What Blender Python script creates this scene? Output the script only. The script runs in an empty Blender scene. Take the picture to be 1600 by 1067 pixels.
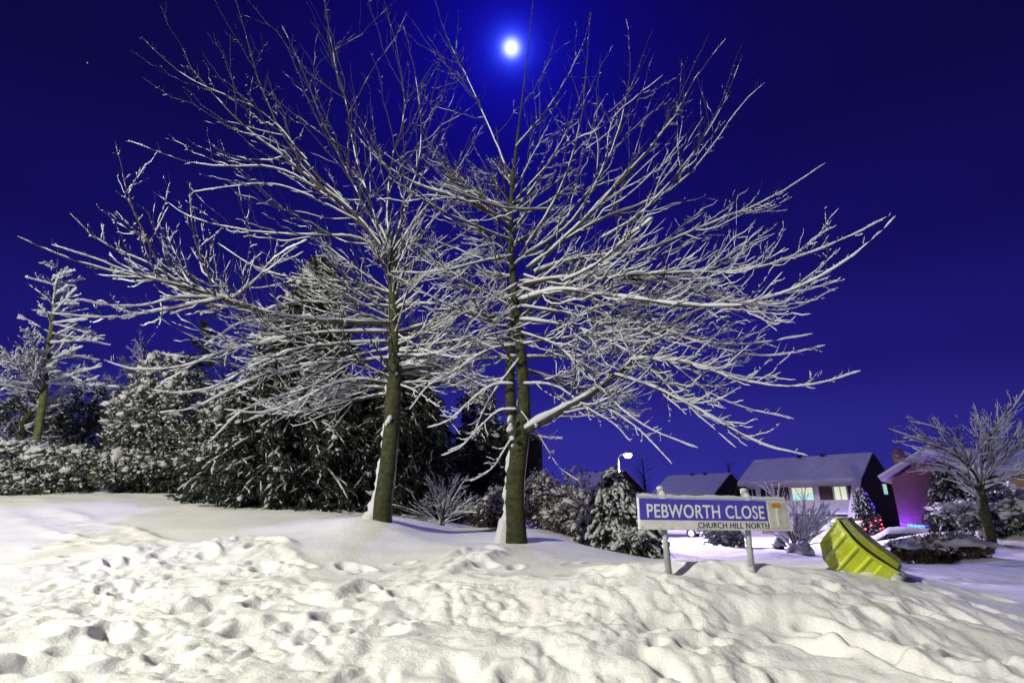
import bpy, math, random
import numpy as np

# ------------------------------------------------------------------ camera, world, moon, exposure
scene = bpy.context.scene
COL = scene.collection
CZ = 1.5                                   # eye height above the datum
PITCH = math.radians(17.4)
F = 18.5 / 36 * 1600
cam_data = bpy.data.cameras.new('camera')
cam_data.sensor_width = 36
cam_data.lens = 18.5
cam_data.clip_start = 0.05
cam_data.clip_end = 3000
cam = bpy.data.objects.new('camera', cam_data)
COL.objects.link(cam)
cam.location = (0, 0, CZ)
cam.rotation_euler = (math.radians(90) + PITCH, 0, 0)
scene.camera = cam
scene.view_settings.view_transform = 'Standard'
scene.view_settings.look = 'None'
scene.view_settings.exposure = 0
scene.view_settings.gamma = 1
scene.cycles.use_denoising = True
scene.cycles.sample_clamp_indirect = 4
scene.cycles.max_bounces = 6

SP, CP = math.sin(PITCH), math.cos(PITCH)


def ray(px, py):
    u = (px - 800) / F
    v = (533.5 - py) / F
    return np.array([u, CP - v * SP, SP + v * CP])


def P(px, py, Y):
    """World point on the sight line of a photograph pixel, Y metres ahead."""
    d = ray(px, py)
    return d * (Y / d[1]) + np.array([0, 0, CZ])


MOON_DIR = ray(799, 75)
MOON_DIR = MOON_DIR / np.linalg.norm(MOON_DIR)

world = bpy.data.worlds.new('World')
scene.world = world
world.use_nodes = True
nt = world.node_tree
nt.nodes.clear()
N = nt.nodes.new
lk = nt.links.new
wo = N('ShaderNodeOutputWorld')
bg = N('ShaderNodeBackground')
lk(bg.outputs[0], wo.inputs[0])
tc = N('ShaderNodeTexCoord')
sep = N('ShaderNodeSeparateXYZ')
lk(tc.outputs['Generated'], sep.inputs[0])
ramp = N('ShaderNodeValToRGB')
lk(sep.outputs['Z'], ramp.inputs[0])
cr = ramp.color_ramp
cr.interpolation = 'EASE'
stops = [(0.0, (0.042, 0.040, 0.41)), (0.10, (0.030, 0.027, 0.31)), (0.24, (0.014, 0.0112, 0.195)),
         (0.42, (0.0066, 0.0050, 0.104)), (0.62, (0.0042, 0.0030, 0.050)), (0.82, (0.0034, 0.0022, 0.022)), (1.0, (0.002, 0.001, 0.015))]
while len(cr.elements) < len(stops):
    cr.elements.new(0.5)
for el, (p_, c_) in zip(cr.elements, stops):
    el.position = p_
    el.color = (*c_, 1)
dot = N('ShaderNodeVectorMath')
dot.operation = 'DOT_PRODUCT'
dot.inputs[1].default_value = tuple(MOON_DIR)
lk(tc.outputs['Generated'], dot.inputs[0])


def wmath(op, a, b=None):
    n = N('ShaderNodeMath')
    n.operation = op
    n.use_clamp = False
    for i, x in enumerate((a, b)):
        if x is None:
            continue
        if isinstance(x, (int, float)):
            n.inputs[i].default_value = x
        else:
            lk(x, n.inputs[i])
    return n.outputs[0]


dpos = wmath('MAXIMUM', dot.outputs['Value'], 0.0)
acc = None


def glow(power, col):
    global acc
    g = wmath('POWER', dpos, power)
    m = N('ShaderNodeVectorMath')
    m.operation = 'SCALE'
    m.inputs[0].default_value = col
    lk(g, m.inputs['Scale'])
    if acc is None:
        acc = m.outputs[0]
    else:
        a = N('ShaderNodeVectorMath')
        a.operation = 'ADD'
        lk(acc, a.inputs[0])
        lk(m.outputs[0], a.inputs[1])
        acc = a.outputs[0]


glow(16000, (1.4, 1.7, 2.4))
glow(3500, (0.06, 0.12, 1.0))
glow(900, (0.008, 0.014, 0.42))
glow(150, (0.001, 0.001, 0.17))
glow(24, (0.0, 0.0, 0.115))
glow(7, (0.0, 0.0, 0.034))
side = N('ShaderNodeMapRange')               # the sky dims away from the moon's quarter
side.inputs['From Min'].default_value = 0.35
side.inputs['From Max'].default_value = 0.85
side.inputs['To Min'].default_value = 0.42
side.inputs['To Max'].default_value = 1.0
lk(dpos, side.inputs['Value'])
base = N('ShaderNodeVectorMath')
base.operation = 'SCALE'
lk(ramp.outputs[0], base.inputs[0])
lk(side.outputs[0], base.inputs['Scale'])
addw = N('ShaderNodeVectorMath')
addw.operation = 'ADD'
lk(base.outputs[0], addw.inputs[0])
lk(acc, addw.inputs[1])
lk(addw.outputs[0], bg.inputs[0])
bg.inputs[1].default_value = 1.0

sun = bpy.data.lights.new('moonlight', 'SUN')
sun.energy = 1.3
sun.angle = math.radians(0.5)
sun.color = (0.36, 0.31, 1.0)
sun_o = bpy.data.objects.new('moonlight', sun)
COL.objects.link(sun_o)
from mathutils import Vector
sun_o.rotation_euler = Vector(MOON_DIR).to_track_quat('Z', 'Y').to_euler()

LAMP_POWER = 14800        # the street lamp behind the photographer
#       # the street lamp beside the photographer
FAR_LAMP_POWER = 19000    # the street lamp in the close

# ------------------------------------------------------------------ object helpers
ORG = {}


def tag(o, label=None, cat=None, group=None, kind=None):
    if label:
        o['label'] = label
    if cat:
        o['category'] = cat
    if group:
        o['group'] = group
    if kind:
        o['kind'] = kind
    return o


def thing(name, label, cat, loc, group=None):
    o = bpy.data.objects.new(name, None)
    o.empty_display_size = 0.2
    COL.objects.link(o)
    o.location = tuple(float(c) for c in loc)
    ORG[o.name] = np.array(loc, float)
    return tag(o, label, cat, group)


def mesh_obj(name, V, Fq, mats, parent=None, smooth=True, midx=None, loc=None):
    """One mesh object from world-space vertices. Fq: (M,4) or (M,3) array, or list of faces."""
    V = np.asarray(V, float).reshape(-1, 3)
    if parent is not None:
        org = ORG[parent.name]
    else:
        org = np.zeros(3) if loc is None else np.array(loc, float)
    W = V - org
    me = bpy.data.meshes.new(name)
    if isinstance(Fq, np.ndarray):
        m, k = Fq.shape
        me.vertices.add(len(W))
        me.vertices.foreach_set('co', W.astype(np.float32).ravel())
        me.loops.add(m * k)
        me.loops.foreach_set('vertex_index', Fq.astype(np.int32).ravel())
        me.polygons.add(m)
        me.polygons.foreach_set('loop_start', np.arange(0, m * k, k, dtype=np.int32))
        me.polygons.foreach_set('loop_total', np.full(m, k, dtype=np.int32))
        me.polygons.foreach_set('use_smooth', np.full(m, smooth, dtype=bool))
        me.update(calc_edges=True)
    else:
        me.from_pydata([tuple(v) for v in W], [], [tuple(int(i) for i in f) for f in Fq])
        me.polygons.foreach_set('use_smooth', [smooth] * len(me.polygons))
        me.update()
    for m_ in (mats if isinstance(mats, (list, tuple)) else [mats]):
        me.materials.append(m_)
    if midx is not None:
        me.polygons.foreach_set('material_index', np.asarray(midx, dtype=np.int32))
    o = bpy.data.objects.new(name, me)
    COL.objects.link(o)
    if parent is not None:
        o.parent = parent
        ORG[o.name] = org
    else:
        o.location = tuple(org)
        ORG[o.name] = org
    return o


class MB:
    """Collects simple solids, in world space."""

    def __init__(self):
        self.v, self.f, self.m = [], [], []

    def add(self, vs, fs, mi=0):
        b = len(self.v)
        self.v += [tuple(float(c) for c in p) for p in vs]
        self.f += [tuple(b + i for i in f) for f in fs]
        self.m += [mi] * len(fs)
        return self

    def hexa(self, p, mi=0):
        """8 corners: bottom loop 0-3 then top loop 4-7."""
        return self.add(p, [(3, 2, 1, 0), (4, 5, 6, 7), (0, 1, 5, 4), (1, 2, 6, 5), (2, 3, 7, 6), (3, 0, 4, 7)], mi)

    def box(self, c, ex, ey, ez, sx, sy, sz, mi=0):
        c, ex, ey, ez = (np.array(q, float) for q in (c, ex, ey, ez))
        ps = []
        for k in (-1, 1):
            for i, j in ((-1, -1), (1, -1), (1, 1), (-1, 1)):
                ps.append(c + ex * sx * i / 2 + ey * sy * j / 2 + ez * sz * k / 2)
        return self.hexa(ps, mi)

    def prism(self, loop, ext, mi=0):
        n = len(loop)
        loop = [np.array(p, float) for p in loop]
        ext = np.array(ext, float)
        vs = loop + [p + ext for p in loop]
        fs = [tuple(range(n - 1, -1, -1)), tuple(range(n, 2 * n))]
        fs += [(i, (i + 1) % n, (i + 1) % n + n, i + n) for i in range(n)]
        return self.add(vs, fs, mi)

    def tube(self, pts, rad, sides=10, cap=True, mi=0):
        pts = np.array(pts, float)
        rad = np.full(len(pts), rad) if np.isscalar(rad) else np.array(rad, float)
        V, Q = tube_geo(pts[None], rad[None], sides)
        fs = [tuple(q) for q in Q]
        if cap:
            n = len(pts)
            fs += [tuple(range(sides - 1, -1, -1)), tuple(range((n - 1) * sides, n * sides))]
        return self.add(V, fs, mi)

    def ball(self, c, r, mi=0, seg=10, rings=6, sq=(1, 1, 1)):
        vs, fs = [], []
        for i in range(rings + 1):
            th = math.pi * i / rings
            for j in range(seg):
                ph = 2 * math.pi * j / seg
                vs.append((c[0] + r * sq[0] * math.sin(th) * math.cos(ph), c[1] + r * sq[1] * math.sin(th) * math.sin(ph),
                           c[2] + r * sq[2] * math.cos(th)))
        for i in range(rings):
            for j in range(seg):
                fs.append((i * seg + j, (i + 1) * seg + j, (i + 1) * seg + (j + 1) % seg, i * seg + (j + 1) % seg))
        return self.add(vs, fs, mi)

    def build(self, name, mats, parent=None, smooth=False, bevel=0.0, loc=None):
        o = mesh_obj(name, self.v, self.f, mats, parent, smooth, self.m, loc)
        if bevel:
            b = o.modifiers.new('bevel', 'BEVEL')
            b.width = bevel
            b.segments = 2
            b.limit_method = 'ANGLE'
        return o


def nrm(a):
    return a / np.maximum(np.linalg.norm(a, axis=-1, keepdims=True), 1e-9)


def tube_geo(Pt, R, sides, ref=None, R2=None):
    """Batch of tubes: Pt (B,N,3), R (B,N). Returns V, quads."""
    B, n, _ = Pt.shape
    T = nrm(np.gradient(Pt, axis=1))
    if ref is None:
        mz = np.abs(T[:, :, 2]).mean(1)
        rf = np.where((mz > 0.75)[:, None], np.array([[1.0, 0.3, 0.0]]), np.array([[0.0, 0.0, 1.0]]))
        rf = np.repeat(rf[:, None], n, 1)
    else:
        rf = np.broadcast_to(ref, Pt.shape)
    U = nrm(rf - (rf * T).sum(-1, keepdims=True) * T)
    W = np.cross(T, U)
    if R2 is None:
        R2 = R
    a = np.arange(sides) * 2 * math.pi / sides
    V = (Pt[:, :, None] + U[:, :, None] * (R[:, :, None, None] * np.cos(a)[None, None, :, None])
         + W[:, :, None] * (R2[:, :, None, None] * np.sin(a)[None, None, :, None]))
    idx = np.arange(B * n * sides).reshape(B, n, sides)
    nx = np.roll(idx, -1, axis=2)
    Q = np.stack([idx[:, :-1], nx[:, :-1], nx[:, 1:], idx[:, 1:]], -1).reshape(-1, 4)
    return V.reshape(-1, 3), Q


def merge(parts):
    Vs, Qs, b = [], [], 0
    for V, Q in parts:
        Vs.append(V)
        Qs.append(Q + b)
        b += len(V)
    return np.concatenate(Vs), np.concatenate(Qs)


# ------------------------------------------------------------------ noise
def _hash(ix, iy, seed):
    h = (ix.astype(np.int64) * 374761393 + iy.astype(np.int64) * 668265263 + seed * 1442695041) & 0xffffffff
    h = ((h ^ (h >> 13)) * 1274126177) & 0xffffffff
    return (h ^ (h >> 16)) & 0xffff


def perlin(x, y, seed=0):
    x0 = np.floor(x)
    y0 = np.floor(y)
    fx, fy = x - x0, y - y0
    u = fx * fx * fx * (fx * (fx * 6 - 15) + 10)
    v = fy * fy * fy * (fy * (fy * 6 - 15) + 10)

    def g(i, j):
        a = _hash(x0 + i, y0 + j, seed) / 65536.0 * 2 * math.pi
        return np.cos(a) * (fx - i) + np.sin(a) * (fy - j)
    return ((g(0, 0) * (1 - u) + g(1, 0) * u) * (1 - v) + (g(0, 1) * (1 - u) + g(1, 1) * u) * v) * 1.5


def sstep(a, b, x):
    t = np.clip((x - a) / (b - a), 0, 1)
    return t * t * (3 - 2 * t)


# ------------------------------------------------------------------ materials
def mat(name, col, rough=0.7, var=0.0, scale=8.0, bump=0.0, bscale=40.0, metal=0.0, emit=None, estr=0.0, stretch=(1, 1, 1), col2=None, spec=0.3):
    m = bpy.data.materials.new(name)
    m.use_nodes = True
    t = m.node_tree
    b = t.nodes['Principled BSDF']
    b.inputs['Roughness'].default_value = rough
    b.inputs['Metallic'].default_value = metal
    b.inputs['Specular IOR Level'].default_value = spec
    b.inputs['Base Color'].default_value = (*col, 1)
    if emit is not None:
        b.inputs['Emission Color'].default_value = (*emit, 1)
        b.inputs['Emission Strength'].default_value = estr
    geo = t.nodes.new('ShaderNodeNewGeometry')
    mp = t.nodes.new('ShaderNodeVectorMath')
    mp.operation = 'MULTIPLY'
    mp.inputs[1].default_value = stretch
    t.links.new(geo.outputs['Position'], mp.inputs[0])
    if var or col2:
        nz = t.nodes.new('ShaderNodeTexNoise')
        nz.inputs['Scale'].default_value = scale
        nz.inputs['Detail'].default_value = 6
        t.links.new(mp.outputs[0], nz.inputs['Vector'])
        rp = t.nodes.new('ShaderNodeValToRGB')
        c2 = col2 if col2 else tuple(c * (1 + var) for c in col)
        c1 = col if col2 else tuple(c * (1 - var) for c in col)
        rp.color_ramp.elements[0].position = 0.35
        rp.color_ramp.elements[1].position = 0.65
        rp.color_ramp.elements[0].color = (*c1, 1)
        rp.color_ramp.elements[1].color = (*c2, 1)
        t.links.new(nz.outputs['Fac'], rp.inputs[0])
        t.links.new(rp.outputs[0], b.inputs['Base Color'])
    if bump:
        nb = t.nodes.new('ShaderNodeTexNoise')
        nb.inputs['Scale'].default_value = bscale
        nb.inputs['Detail'].default_value = 8
        nb.inputs['Roughness'].default_value = 0.65
        t.links.new(mp.outputs[0], nb.inputs['Vector'])
        bp = t.nodes.new('ShaderNodeBump')
        bp.inputs['Strength'].default_value = 1.0
        bp.inputs['Distance'].default_value = bump
        t.links.new(nb.outputs['Fac'], bp.inputs['Height'])
        t.links.new(bp.outputs[0], b.inputs['Normal'])
    return m


def brick_mat(name, c1, c2, mortar):
    m = mat(name, c1, 0.9)
    t = m.node_tree
    b = t.nodes['Principled BSDF']
    tcn = t.nodes.new('ShaderNodeNewGeometry')
    s = t.nodes.new('ShaderNodeSeparateXYZ')
    cmb = t.nodes.new('ShaderNodeCombineXYZ')
    add = t.nodes.new('ShaderNodeMath')
    add.operation = 'ADD'
    t.links.new(tcn.outputs['Position'], s.inputs[0])
    t.links.new(s.outputs['X'], add.inputs[0])
    t.links.new(s.outputs['Y'], add.inputs[1])
    t.links.new(add.outputs[0], cmb.inputs['X'])
    t.links.new(s.outputs['Z'], cmb.inputs['Y'])
    br = t.nodes.new('ShaderNodeTexBrick')
    br.inputs['Scale'].default_value = 1.0
    br.inputs['Brick Width'].default_value = 0.225
    br.inputs['Row Height'].default_value = 0.075
    br.inputs['Mortar Size'].default_value = 0.008
    br.inputs['Color1'].default_value = (*c1, 1)
    br.inputs['Color2'].default_value = (*c2, 1)
    br.inputs['Mortar'].default_value = (*mortar, 1)
    t.links.new(cmb.outputs[0], br.inputs['Vector'])
    t.links.new(br.outputs['Color'], b.inputs['Base Color'])
    return m


M = {}
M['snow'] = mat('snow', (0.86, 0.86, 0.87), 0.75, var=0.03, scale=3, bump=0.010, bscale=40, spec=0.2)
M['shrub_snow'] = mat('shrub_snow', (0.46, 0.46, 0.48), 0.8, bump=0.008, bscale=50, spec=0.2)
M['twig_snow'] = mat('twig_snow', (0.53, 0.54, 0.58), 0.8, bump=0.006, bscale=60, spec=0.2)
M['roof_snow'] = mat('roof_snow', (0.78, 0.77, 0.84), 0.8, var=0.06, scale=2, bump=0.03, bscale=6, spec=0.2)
M['bark'] = mat('bark', (0.020, 0.022, 0.009), 0.85, bump=0.035, bscale=11, stretch=(1, 1, 1.7), col2=(0.052, 0.056, 0.022), scale=9)
M['branch'] = mat('branch_bark', (0.040, 0.036, 0.024), 0.85, var=0.4, scale=9)
M['branch_dark'] = mat('dark_branch_bark', (0.028, 0.024, 0.020), 0.9, var=0.4, scale=9)
M['green_bark'] = mat('green_bark', (0.10, 0.11, 0.035), 0.85, var=0.35, scale=9, bump=0.01, bscale=20)
M['leaf'] = mat('leaf', (0.030, 0.042, 0.022), 0.5, col2=(0.055, 0.07, 0.035), scale=11)
M['needle'] = mat('needle', (0.014, 0.020, 0.014), 0.6, col2=(0.026, 0.036, 0.024), scale=9)
M['brown_leaf'] = mat('brown_leaf', (0.045, 0.032, 0.022), 0.7, col2=(0.09, 0.055, 0.035), scale=9)
M['post'] = mat('grey_post', (0.30, 0.32, 0.31), 0.45, var=0.10, scale=12, spec=0.5)
M['sign_white'] = mat('sign_white', (0.68, 0.68, 0.66), 0.5, var=0.07, scale=14, spec=0.4)
M['sign_dirty'] = mat('sign_dirty_white', (0.40, 0.40, 0.33), 0.6, col2=(0.62, 0.61, 0.55), scale=9)
M['sign_blue'] = mat('sign_blue', (0.070, 0.055, 0.45), 0.5, var=0.08, scale=20, spec=0.3)
M['letter_white'] = mat('letter_white', (0.72, 0.72, 0.68), 0.5)
M['letter_black'] = mat('letter_black', (0.010, 0.010, 0.012), 0.5)
M['orange'] = mat('faded_orange', (0.42, 0.20, 0.015), 0.6, var=0.12, scale=40)
M['bolt'] = mat('bolt_metal', (0.15, 0.14, 0.13), 0.5, metal=0.6)
M['brick_dark_shaded'] = brick_mat('shaded_dark_brick', (0.016, 0.011, 0.010), (0.012, 0.009, 0.008), (0.018, 0.015, 0.014))  # near-black base colour holds the tree shade on the house end
M['brick_red'] = brick_mat('red_brick', (0.22, 0.10, 0.085), (0.16, 0.075, 0.065), (0.2, 0.16, 0.15))
M['brick_lit_yellow'] = brick_mat('lit_buff_brick', (0.55, 0.36, 0.10), (0.45, 0.28, 0.08), (0.35, 0.28, 0.18))  # brightened base colour stands in for yellow light on the wall
M['white_paint'] = mat('white_paint', (0.50, 0.48, 0.52), 0.6, var=0.04, scale=4)
M['tile_hung'] = mat('hung_tiles', (0.045, 0.030, 0.026), 0.85, var=0.3, scale=6, bump=0.02, bscale=8)
M['dark_timber'] = mat('dark_timber', (0.030, 0.022, 0.020), 0.7, var=0.2)
M['brown_door'] = mat('brown_door', (0.28, 0.15, 0.06), 0.6, var=0.15, scale=6)
M['roof_tile'] = mat('roof_tile', (0.06, 0.045, 0.045), 0.85, var=0.3, scale=5)
M['dark_glass'] = mat('dark_glass', (0.012, 0.013, 0.022), 0.08, spec=0.6)
M['glow_green'] = mat('lit_pane_green', (0.3, 0.4, 0.35), 0.5, emit=(0.42, 0.86, 0.70), estr=0.75)
M['glow_warm'] = mat('lit_pane_warm', (0.4, 0.4, 0.3), 0.5, emit=(0.85, 0.95, 0.62), estr=0.7)
M['glow_red'] = mat('lit_pane_red', (0.4, 0.2, 0.2), 0.5, emit=(1.0, 0.30, 0.28), estr=1.6)
M['glow_pink'] = mat('lit_pane_pink', (0.4, 0.3, 0.3), 0.5, emit=(1.0, 0.72, 0.70), estr=1.5)
M['glow_cyan'] = mat('lit_pane_cyan', (0.3, 0.4, 0.5), 0.5, emit=(0.40, 0.62, 1.0), estr=0.8)
M['lamp_glow'] = mat('lamp_glow', (1, 1, 1), 0.5, emit=(0.98, 0.95, 1.0), estr=30)
M['moon'] = mat('moon', (1, 1, 1), 0.9, emit=(0.86, 0.93, 1.0), estr=5)
M['star'] = mat('star', (1, 1, 1), 0.9, emit=(0.8, 0.8, 1.0), estr=0.9)
M['lamp_grey'] = mat('lamp_grey', (0.22, 0.22, 0.23), 0.4, metal=0.3)
M['bulb_red'] = mat('bulb_red', (0.5, 0.02, 0.02), 0.4, emit=(1.0, 0.06, 0.09), estr=6)
M['bulb_blue'] = mat('bulb_blue', (0.05, 0.05, 0.5), 0.4, emit=(0.06, 0.012, 1.0), estr=8)
M['bulb_cyan'] = mat('bulb_cyan', (0.1, 0.4, 0.5), 0.4, emit=(0.02, 0.30, 1.0), estr=3.4)
M['cable'] = mat('cable', (0.02, 0.03, 0.02), 0.6)
M['car_grey'] = mat('car_paint_grey', (0.10, 0.10, 0.12), 0.35, metal=0.3, spec=0.5)
M['car_silver'] = mat('car_paint_silver', (0.40, 0.40, 0.43), 0.35, metal=0.4, spec=0.5)
M['rubber'] = mat('rubber', (0.012, 0.012, 0.012), 0.8)
M['rim'] = mat('wheel_rim', (0.3, 0.3, 0.31), 0.4, metal=0.8)
M['garage'] = mat('garage_door', (0.55, 0.58, 0.62), 0.5, var=0.03)
M['car_red_light'] = mat('tail_light', (0.35, 0.01, 0.01), 0.2)
# grit bin plastic, dusted with dry snow where it faces up
m = mat('bin_plastic', (0.50, 0.58, 0.03), 0.5, var=0.10, scale=7, spec=0.35)
t = m.node_tree
b = t.nodes['Principled BSDF']
geo = t.nodes.new('ShaderNodeNewGeometry')
nz = t.nodes.new('ShaderNodeTexNoise')
nz.inputs['Scale'].default_value = 26
nz.inputs['Detail'].default_value = 9
nz.inputs['Roughness'].default_value = 0.75
t.links.new(geo.outputs['Position'], nz.inputs['Vector'])
nz2 = t.nodes.new('ShaderNodeTexNoise')
nz2.inputs['Scale'].default_value = 3.2
nz2.inputs['Detail'].default_value = 2
t.links.new(geo.outputs['Position'], nz2.inputs['Vector'])
sm = t.nodes.new('ShaderNodeMath')
sm.operation = 'MULTIPLY_ADD'
sm.inputs[1].default_value = 0.55
t.links.new(nz2.outputs['Fac'], sm.inputs[0])
t.links.new(nz.outputs['Fac'], sm.inputs[2])
rp = t.nodes.new('ShaderNodeMapRange')
rp.inputs['From Min'].default_value = 0.80
rp.inputs['From Max'].default_value = 0.96
rp.inputs['To Max'].default_value = 0.8
t.links.new(sm.outputs[0], rp.inputs['Value'])
mx = t.nodes.new('ShaderNodeMix')
mx.data_type = 'RGBA'
old = b.inputs['Base Color'].links[0].from_socket
t.links.new(rp.outputs[0], mx.inputs['Factor'])
t.links.new(old, mx.inputs['A'])
mx.inputs['B'].default_value = (0.78, 0.78, 0.72, 1)
t.links.new(mx.outputs['Result'], b.inputs['Base Color'])
M['bin'] = m
M['bin_dark'] = mat('bin_gap', (0.02, 0.022, 0.006), 0.8)
# ------------------------------------------------------------------ ground: one snow-covered sheet
_cp = []
for px, py, Y in [
    (-200, 1067, 3.2), (0, 1067, 3.3), (200, 1067, 3.35), (500, 1067, 3.4), (800, 1067, 3.45), (1100, 1067, 3.5), (1400, 1067, 3.6), (1700, 1067, 3.6),
    (0, 960, 4.5), (400, 965, 4.5), (800, 965, 4.5), (1200, 975, 4.4), (1600, 985, 5.0),
    (0, 880, 5.9), (300, 885, 5.9), (600, 895, 5.9), (900, 900, 5.4), (1050, 900, 4.92), (1173, 904, 5.08), (1300, 900, 5.5), (1400, 912, 5.8),
    (1500, 920, 6.6), (1600, 935, 7.0),
    (0, 820, 8.4), (300, 826, 8.2), (600, 850, 7.2), (740, 870, 6.6), (900, 872, 6.6), (1000, 880, 6.0), (1120, 880, 6.2), (1240, 880, 6.6), (1330, 882, 6.4),
    (595, 812, 8.3), (805, 845, 8.0),
    (-200, 765, 12), (0, 775, 12), (160, 768, 12.5), (330, 786, 11.5), (480, 797, 11), (600, 806, 10.5), (700, 824, 10.2), (800, 832, 10), (900, 845, 10.2),
    (1000, 868, 10.4), (1150, 869, 12.5), (1300, 872, 12.5), (1420, 882, 12), (1550, 878, 12), (1700, 878, 12),
    (1100, 851, 20), (1300, 852, 20), (1250, 838, 33), (1080, 838, 40), (1550, 825, 16), (1450, 858, 14.5), (1650, 825, 16),
    (1100, 834, 60), (1350, 836, 40), (1500, 838, 28),
]:
    q = P(px, py, Y)
    _cp.append(q)
for x, y, z in [(-3, 0, -0.8), (0, 0, -0.95), (3, 0, -1.0), (-6, -5, -0.85), (0, -6, -1.0), (6, -6, -1.1), (-9, 2, -0.6), (9, 2, -1.2),
                (-30, 20, 0.9), (-15, 25, 0.9), (0, 22, -0.2), (-5, 16, 0.3), (-30, 60, 1.0), (0, 60, -1.5), (-60, 5, 0.6), (60, 5, -2.0), (60, 40, -2.2),
                (40, 25, -1.6), (-80, 80, 1.5), (0, 150, -2.2), (80, 90, -2.6), (-500, 0, 0), (500, 0, -3), (0, 500, -3), (-500, 500, 0), (500, 500, -3), (0, -300, -1.5),
                (-400, -300, -1), (400, -300, -2)]:
    _cp.append(np.array([x, y, z + CZ]))
_cp = np.array(_cp)


def _warp(x, y):
    return np.stack([np.arcsinh(np.asarray(x, float) / 3.0), np.arcsinh(np.asarray(y, float) / 3.0)], -1)


def _rbf(d):
    return np.sqrt(d * d + 0.02)


_wc = _warp(_cp[:, 0], _cp[:, 1])
_A = _rbf(np.linalg.norm(_wc[:, None] - _wc[None], axis=-1))
_n = len(_cp)
_K = np.zeros((_n + 1, _n + 1))
_K[:_n, :_n] = _A + np.eye(_n) * -0.004
_K[:_n, _n] = 1
_K[_n, :_n] = 1
_sol = np.linalg.solve(_K, np.append(_cp[:, 2], 0))


def base_z(x, y):
    x = np.asarray(x, float)
    y = np.asarray(y, float)
    shp = x.shape
    w = _warp(x.ravel(), y.ravel())
    out = np.empty(len(w))
    for i in range(0, len(w), 60000):
        d = np.linalg.norm(w[i:i + 60000, None] - _wc[None], axis=-1)
        out[i:i + 60000] = _rbf(d) @ _sol[:_n] + _sol[_n]
    return out.reshape(shp)


def gz(x, y):
    return float(base_z(np.array([x]), np.array([y]))[0])


def G(px, py, y0=2.0, y1=80.0):
    """Ground point seen at a pixel (first hit of the smooth ground)."""
    d = ray(px, py)
    ys = np.geomspace(y0, y1, 900)
    xs = d[0] / d[1] * ys
    zs = CZ + d[2] / d[1] * ys
    hit = np.nonzero(zs <= base_z(xs, ys))[0]
    i = hit[0] if len(hit) else len(ys) - 1
    return np.array([xs[i], ys[i], zs[i]])


def billow(x, y, sc, seed):
    n = np.minimum(np.abs(perlin(x / sc, y / sc, seed)) * 1.7, 1.0)
    return 1 - (1 - n) ** 2


def near_line(x, y, pts):
    """Distance to a ground polyline (world xy)."""
    best = np.full(x.shape, 1e9)
    for (ax, ay), (bx, by) in zip(pts[:-1], pts[1:]):
        dx, dy = bx - ax, by - ay
        tt = np.clip(((x - ax) * dx + (y - ay) * dy) / (dx * dx + dy * dy + 1e-9), 0, 1)
        best = np.minimum(best, np.hypot(x - ax - tt * dx, y - ay - tt * dy))
    return best


def gl(*pxs):
    return [tuple(G(a, b)[:2]) for a, b in pxs]


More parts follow.
